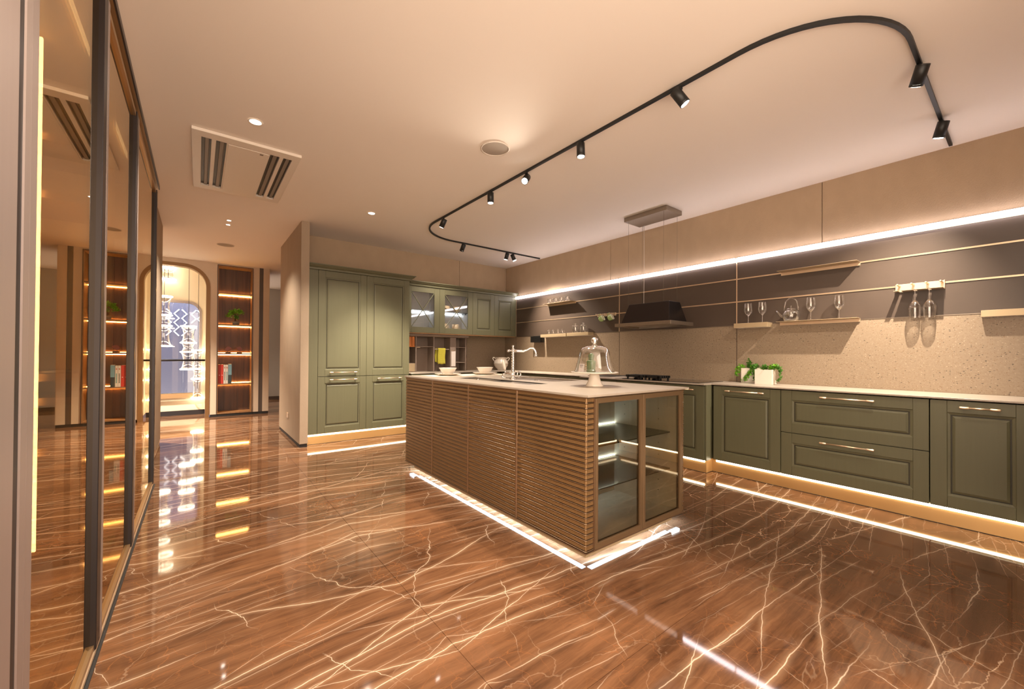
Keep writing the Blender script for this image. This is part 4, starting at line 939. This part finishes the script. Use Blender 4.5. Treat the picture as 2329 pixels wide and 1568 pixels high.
heads = [((2.413, 1.372), (3.3, .45, 1.1), 'black track lamp aimed at the floor by the near track bend, lens lit', 55, 62),
         ((2.413, 2.215), (2.40, 2.10, 0), 'black track lamp shining straight down above the cake stand', 105, 78),
         ((2.413, 2.90), (.35, 1.55, .75), 'brightest track lamp, glaring towards the camera beside the ceiling speaker', 165, 125),
         ((2.413, 3.48), (2.38, 3.40, 0), 'black track lamp shining straight down above the tap', 105, 78),
         ((2.413, 4.52), (1.90, 5.9, .42), 'black track lamp near the far bend, aimed at the tall cabinets', 560, 58),
         ((3.21, 5.372), (3.1, 6.3, 1.5), 'black track lamp after the far bend, aimed at the glass-door cabinets', 75, 80),
         ((4.06, 5.372), (3.8, 6.0, .6), 'black track lamp, first of the close pair near the room corner', 90, 80),
         ((4.20, 5.372), (4.80, 4.80, 1.0), 'black track lamp, second of the close pair near the room corner', 430, 84),
         ((3.32, .40), (4.6, 1.3, .75), 'black track lamp on the near arm, next to the track bend', 80, 80),
         ((4.235, .40), (4.74, 1.0, .85), 'black track lamp on the near arm, close to the plaster wall', 430, 80)]
for (x, y), tgt, lb, watts, size in heads:
    t = thing('track_lamp', lb, 'lamp', (x, y, HZ), 'track lamps'); P = Vector((x, y, HZ-.062)); d = (Vector(tgt)-P).normalized()
    if 'straight down' not in lb: pass
    obj('adapter', box(x-.012, x+.012, y-.012, y+.012, HZ-.012, HZ), M_black, t); obj('stem', MB().cyl((x, y, HZ-.012), P-d*.02, .006, n=8), M_black, t)
    A, B = P-d*.055, P+d*.055
    obj('barrel', MB().tube([A, A+d*.002, B-d*.012], [.030, .033, .033], 20), M_black, t)
    o = MB(); o.tube([B-d*.012, B, B-d*.003], [.0332, .0332, .0275], 20, caps=False); obj('bezel', o, M_black, t)
    obj('lens', MB().tube([B-d*.006, B+d*.001, B+d*.002], [.0272, .0272, .024], 20), E_lens, t)
    spot('track_beam', B+d*.006, tgt, watts, size, .9 if size > 100 or '.62)' == '' else 1.0, parent=t)

# wall outlet on the partition
ou = thing('wall_outlet', 'small copper and white outlet on the plaster pillar', 'outlet', (1.045, 6.66, .32)); obj('plate', box(1.036, 1.0445, 6.60, 6.72, .285, .36), M_gold, ou, .002); obj('insert', box(1.033, 1.036, 6.60, 6.645, .29, .355), M_whitepl, ou)

# ------------------------------------------------------------------ glass-fronted wardrobe on the left
XG = -.311
wc = thing('wardrobe', 'long wardrobe behind bronze mirror glass along the left side', 'wardrobe', (-.65, 3.0, 0))
mb = box(-.98, -.96, .9, 4.98, .06, 2.74); mb.box(-.96, -.405, .9, 4.98, 2.72, 2.74); mb.box(-.96, -.405, .9, 4.98, .06, .08); mb.box(-.96, -.405, 4.96, 4.98, .08, 2.72)
obj('carcass', mb, M_walnutlight, wc); obj('base_board', box(-.96, -.42, .9, 4.98, 0.0, .06), M_dark, wc)
obj('end_panel', box(-.40, XG, 1.0, 1.336, 0, 2.95), M_postlav, wc, .002)
obj('frame_groove', box(-.40, XG-.003, 1.3365, 1.374, 0, 2.95), M_post, wc)
obj('jamb', box(-.40, XG, 1.3745, 1.42, 0, 2.95), M_postlav, wc, .003)
obj('back_panel', box(-.955, -.40, 3.30, 3.32, .08, 2.72), M_walnutlight, wc)
for z in (2.245, 1.97, 1.10, .985, .745, .27): obj('shelf', box(-.955, -.41, 2.86, 3.298, z-.018, z+.018), M_walnutframe, wc)
obj('glass_shelf', box(-.955, -.41, 2.87, 3.295, .54, .546), G_pane, wc)
w2_ = thing('light_strip', 'added soft glow strip under the wardrobe ceiling, brightening the inside', 'light', (-.44, 2.2, 2.71), 'wardrobe light')
obj('diffuser', box(-.448, -.436, 1.44, 4.9, 2.706, 2.7195), E_ward2, w2_)  # glowing strip added to brighten the wardrobe interior
wl = thing('light_strip', 'tall warm light strip glowing inside the glass wardrobe', 'light', (-.6, 2.85, .28), 'wardrobe light')
obj('diffuser', box(-.607, -.593, 2.842, 2.856, .29, 2.70), E_ward, wl)
tl = thing('tablet', 'flat dark tablet lying on a shelf inside the glass wardrobe', 'tablet', (-.52, 2.98, 1.119)); obj('body', box(-.585, -.49, 2.89, 3.06, 1.1185, 1.131), M_postlav, tl, .003); obj('screen', box(-.58, -.495, 2.895, 3.055, 1.1312, 1.1322), M_black, tl)
tk = thing('floor_track', 'champagne floor rail under the sliding mirror glass doors', 'track', (XG, 3.1, 0))
mb = box(XG-.09, XG-.048, 1.42, 4.98, .0, .026); mb.box(XG-.044, XG-.004, 1.42, 4.98, .0, .026); mb.box(XG-.09, XG-.004, 1.42, 4.98, 0, .012); obj('floor_rail', mb, M_gold, tk, .001)
obj('floor_seal', box(XG-.004, XG+.006, 1.42, 4.98, 0, .006), M_dark, tk)
tk = thing('head_track', 'bronze head rail above the sliding mirror glass doors', 'track', (XG, 3.1, 2.7))
mb = box(XG-.09, XG+.004, 1.42, 4.98, 2.748, 2.772); mb.box(XG-.09, XG-.02, 1.42, 4.98, 2.715, 2.7475); obj('head_rail', mb, M_post_gold, tk, .001)
obj('head_trim', box(XG+.0045, XG+.012, 1.42, 4.98, 2.742, 2.776), M_post, tk)
DL = ['bronze mirror glass sliding door nearest the camera', 'bronze mirror glass sliding door, middle one of three', 'bronze mirror glass sliding door, farthest one beside the wing wall']
for (a, b), lb in zip(((1.425, 2.376), (2.379, 3.46), (3.463, 4.97)), DL):
    t = thing('sliding_door', lb, 'door', (XG, (a+b)/2, .028), 'sliding glass doors'); Z0, Z1 = .028, 2.714; xa, xb = XG-.044, XG-.002
    if a < 1.5:
        obj('stile', box(xa, xb, a, a+.052, Z0, Z1), M_postlav, t, .002); obj('stile_edge', box(xa+.004, xb-.006, a+.052, a+.078, Z0, Z1), M_post_gold, t, .001)
    else:
        obj('stile', box(xa, xb, a, a+.044, Z0, Z1), M_postlav, t, .002); obj('stile_edge', box(xa+.004, xb-.006, a+.044, a+.075, Z0, Z1), M_post_gold, t, .001)
    obj('stile', box(xa, xb, b-.075, b, Z0, Z1), M_post, t, .002)
    obj('rail', box(xa+.004, xb-.006, a+.08, b-.0755, Z1-.03, Z1), M_post_gold, t); obj('rail', box(xa+.004, xb-.006, a+.08, b-.0755, Z0, Z0+.02), M_post_gold, t)
    obj('pane', box(XG-.026, XG-.020, a+.076, b-.074, Z0+.019, Z1-.029), G_mirror, t)

# ------------------------------------------------------------------ display niche with books and ornaments
YN = 9.87
nk = thing('display_niche', 'tall walnut display niche with amber lit shelves in the far wall', 'shelf', ((NX0+NX1)/2, YF, .05))
mb = box(NX0+.002, NX0+.022, YF-.006, YN, .051, 2.928); mb.box(NX1-.022, NX1-.002, YF-.006, YN, .051, 2.928); mb.box(NX0+.022, NX1-.022, YF-.006, YN, 2.905, 2.928); mb.box(NX0+.022, NX1-.022, YF-.006, YN, .051, .075)
obj('frame', mb, M_walnutframe, nk)
mb = box(NX0, NX0+.008, YF-.012, YF-.0065, .05, 2.93); mb.box(NX1-.008, NX1, YF-.012, YF-.0065, .05, 2.93); mb.box(NX0, NX1, YF-.012, YF-.0065, 2.922, 2.93); obj('edge_trim', mb, M_post, nk)
obj('backing', box(NX0-.02, NX1+.02, YN, YN+.01, .0, ZC), M_dark, nk)
for q in range(5): obj('back_board', box(NX0+.022+.108*q+.001, NX0+.022+.108*(q+1)-.001, YN-.012, YN, .075, 2.905), M_walnut, nk)
for z in (2.405, 1.79, 1.222, .63):
    s = obj('shelf', box(NX0+.0225, NX1-.0225, YF+.004, YN-.028, z-.022, z), M_walnutframe, nk)
    obj('shelf_light', box(NX0+.024, NX1-.024, YN-.026, YN-.016, z-.036, z-.026), E_amber, s); obj('shelf_light', box(NX0+.024, NX1-.024, YN-.026, YN-.016, z+.004, z+.010), E_amber, s)
BK = [(M_red, .045, .37, 'dark red book, outermost on the amber lit shelf'), (M_red, .042, .372, 'bright red book between the other red one and a white one'), (M_bookw, .037, .365, 'white book with dark lettering next to the red books'), (M_bookw, .037, .365, 'white book with teal lettering next to the dark book'), (M_bookd, .058, .378, 'dark thick book with a blue top, innermost in the row')]
bx = NX0+.026
for q, (m, wd, h, lb) in enumerate(BK):
    t = thing('book', lb, 'book', (bx+wd/2, YF+.1, .631), 'books in the display niche')
    obj('cover', box(bx, bx+wd-.002, YF+.03, YF+.21, .6305, .6305+h), m, t, .002); obj('pages', box(bx+.003, bx+wd-.005, YF+.034, YF+.2115, .6325, .6305+h+.0005), M_paper, t)
    if q in (2, 3):
        mb = MB()
        for z in range(7): mb.box(bx+.009, bx+wd-.012, YF+.0292, YF+.03, .70+.024*z, .716+.024*z)
        obj('spine_print', mb, M_ink if q == 2 else M_inkt, t); obj('spine_mark', box(bx+.009, bx+wd-.012, YF+.0292, YF+.03, .93, .95), M_inkr, t)
    elif q < 2: obj('spine_mark', box(bx+.015, bx+.028, YF+.0292, YF+.03, .79, .803), M_bookw, t)
    else: obj('spine_band', box(bx+.001, bx+wd-.003, YF+.0292, YF+.03, .80, 1.006), M_bookb, t)
    bx += wd
bo = thing('bonsai', 'small green bonsai in a grey pot on the amber lit shelf', 'plant', (.585, 9.70, 1.79))
obj('pot', MB().lathe([(.001, 0), (.055, 0), (.062, .06), (.058, .062), (.05, .055), (.001, .052)], (.585, 9.70, 1.7905), 20), M_pot, bo); obj('trunk', MB().tube([(.585, 9.70, 1.84), (.57, 9.70, 1.89), (.59, 9.70, 1.93), (.56, 9.70, 1.98)], [.014, .012, .010, .006], 8), M_trunk, bo)
foliage([(.46, 9.68, 1.95), (.50, 9.70, 2.0), (.56, 9.70, 2.03), (.62, 9.70, 2.04), (.665, 9.70, 2.02)], 260, .020, 5, 2.0, M_leafg, bo); foliage([(.58, 9.69, 1.92), (.60, 9.69, 1.94)], 60, .018, 6, 2.0, M_leafd, bo)
for x, sx, lb in ((.462, 1, 'red brown leaf ornament on a dark base, on the left of the shelf'), (.648, -1, 'red brown leaf ornament on a dark base, on the right of the shelf')):
    t = thing('leaf_ornament', lb, 'ornament', (x, 9.70, 1.222), 'leaf ornaments'); obj('base', box(x-.045, x+.045, 9.67, 9.73, 1.2225, 1.246), M_black, t, .002)
    mb = MB(); n = 14; O = [(x+sx*(-.05+.11*i/n), 9.70, 1.30+.028*i/n+s*.042*math.sin(PI*(i/n)**.75)) for s, rng in ((1, range(n+1)), (-1, range(n-1, 0, -1))) for i in rng]
    mb.prism([(a, b-.004, c) for a, b, c in O], (0, .008, 0)); obj('leaf', mb, M_redleaf, t, .002)
    obj('stem', MB().tube([(x-sx*.01, 9.70, 1.246), (x, 9.70, 1.30), (x+sx*.05, 9.70, 1.335), (x+sx*.095, 9.70, 1.315)], .003, 6), M_black, t)

# pendants in the bay
def pendant(x, y, zs, cord, label, r=.115):
    t = thing('pendant_lamp', label, 'lamp', (x, y, ZC), 'glass pendant lamps')
    if cord: obj('cord', MB().cyl((x, y, zs[0]), (x, y, ZC-.001), .004, n=6), M_black, t)
    for za, zb in zip(zs, zs[1:]):
        obj('glass_tube', MB().lathe([(r, 0), (r*.8, (zb-za)*.18), (r*.66, (zb-za)*.5), (r*.8, (zb-za)*.82), (r, zb-za)], (x, y, za), 24), G_clear, t)
    for z in zs: obj('glow_ring', MB().tube([(x+r*math.cos(k*PI/12), y+r*math.sin(k*PI/12), z) for k in range(24)], .013, 6, True), E_ring, t)
    obj('rod', MB().cyl((x, y, zs[0]), (x, y, zs[-1]), .006, n=6), M_black, t)
pendant(-.153, 9.90, (1.734, 1.42, 1.243, .912), True, 'glass hourglass pendant lamp with glowing rings, middle one in the bay')
pendant(-.006, 10.13, (1.279, .91, .712, .336), True, 'glass hourglass pendant lamp hanging lowest in the bay', .095)
pendant(-.51, 9.84, (2.269, 1.923, 1.725, 1.354), True, 'glass hourglass pendant lamp half hidden by the wing wall')
pendant(-.47, 10.125, (2.86, 2.63), False, 'short glass pendant lamp close to the bay ceiling')
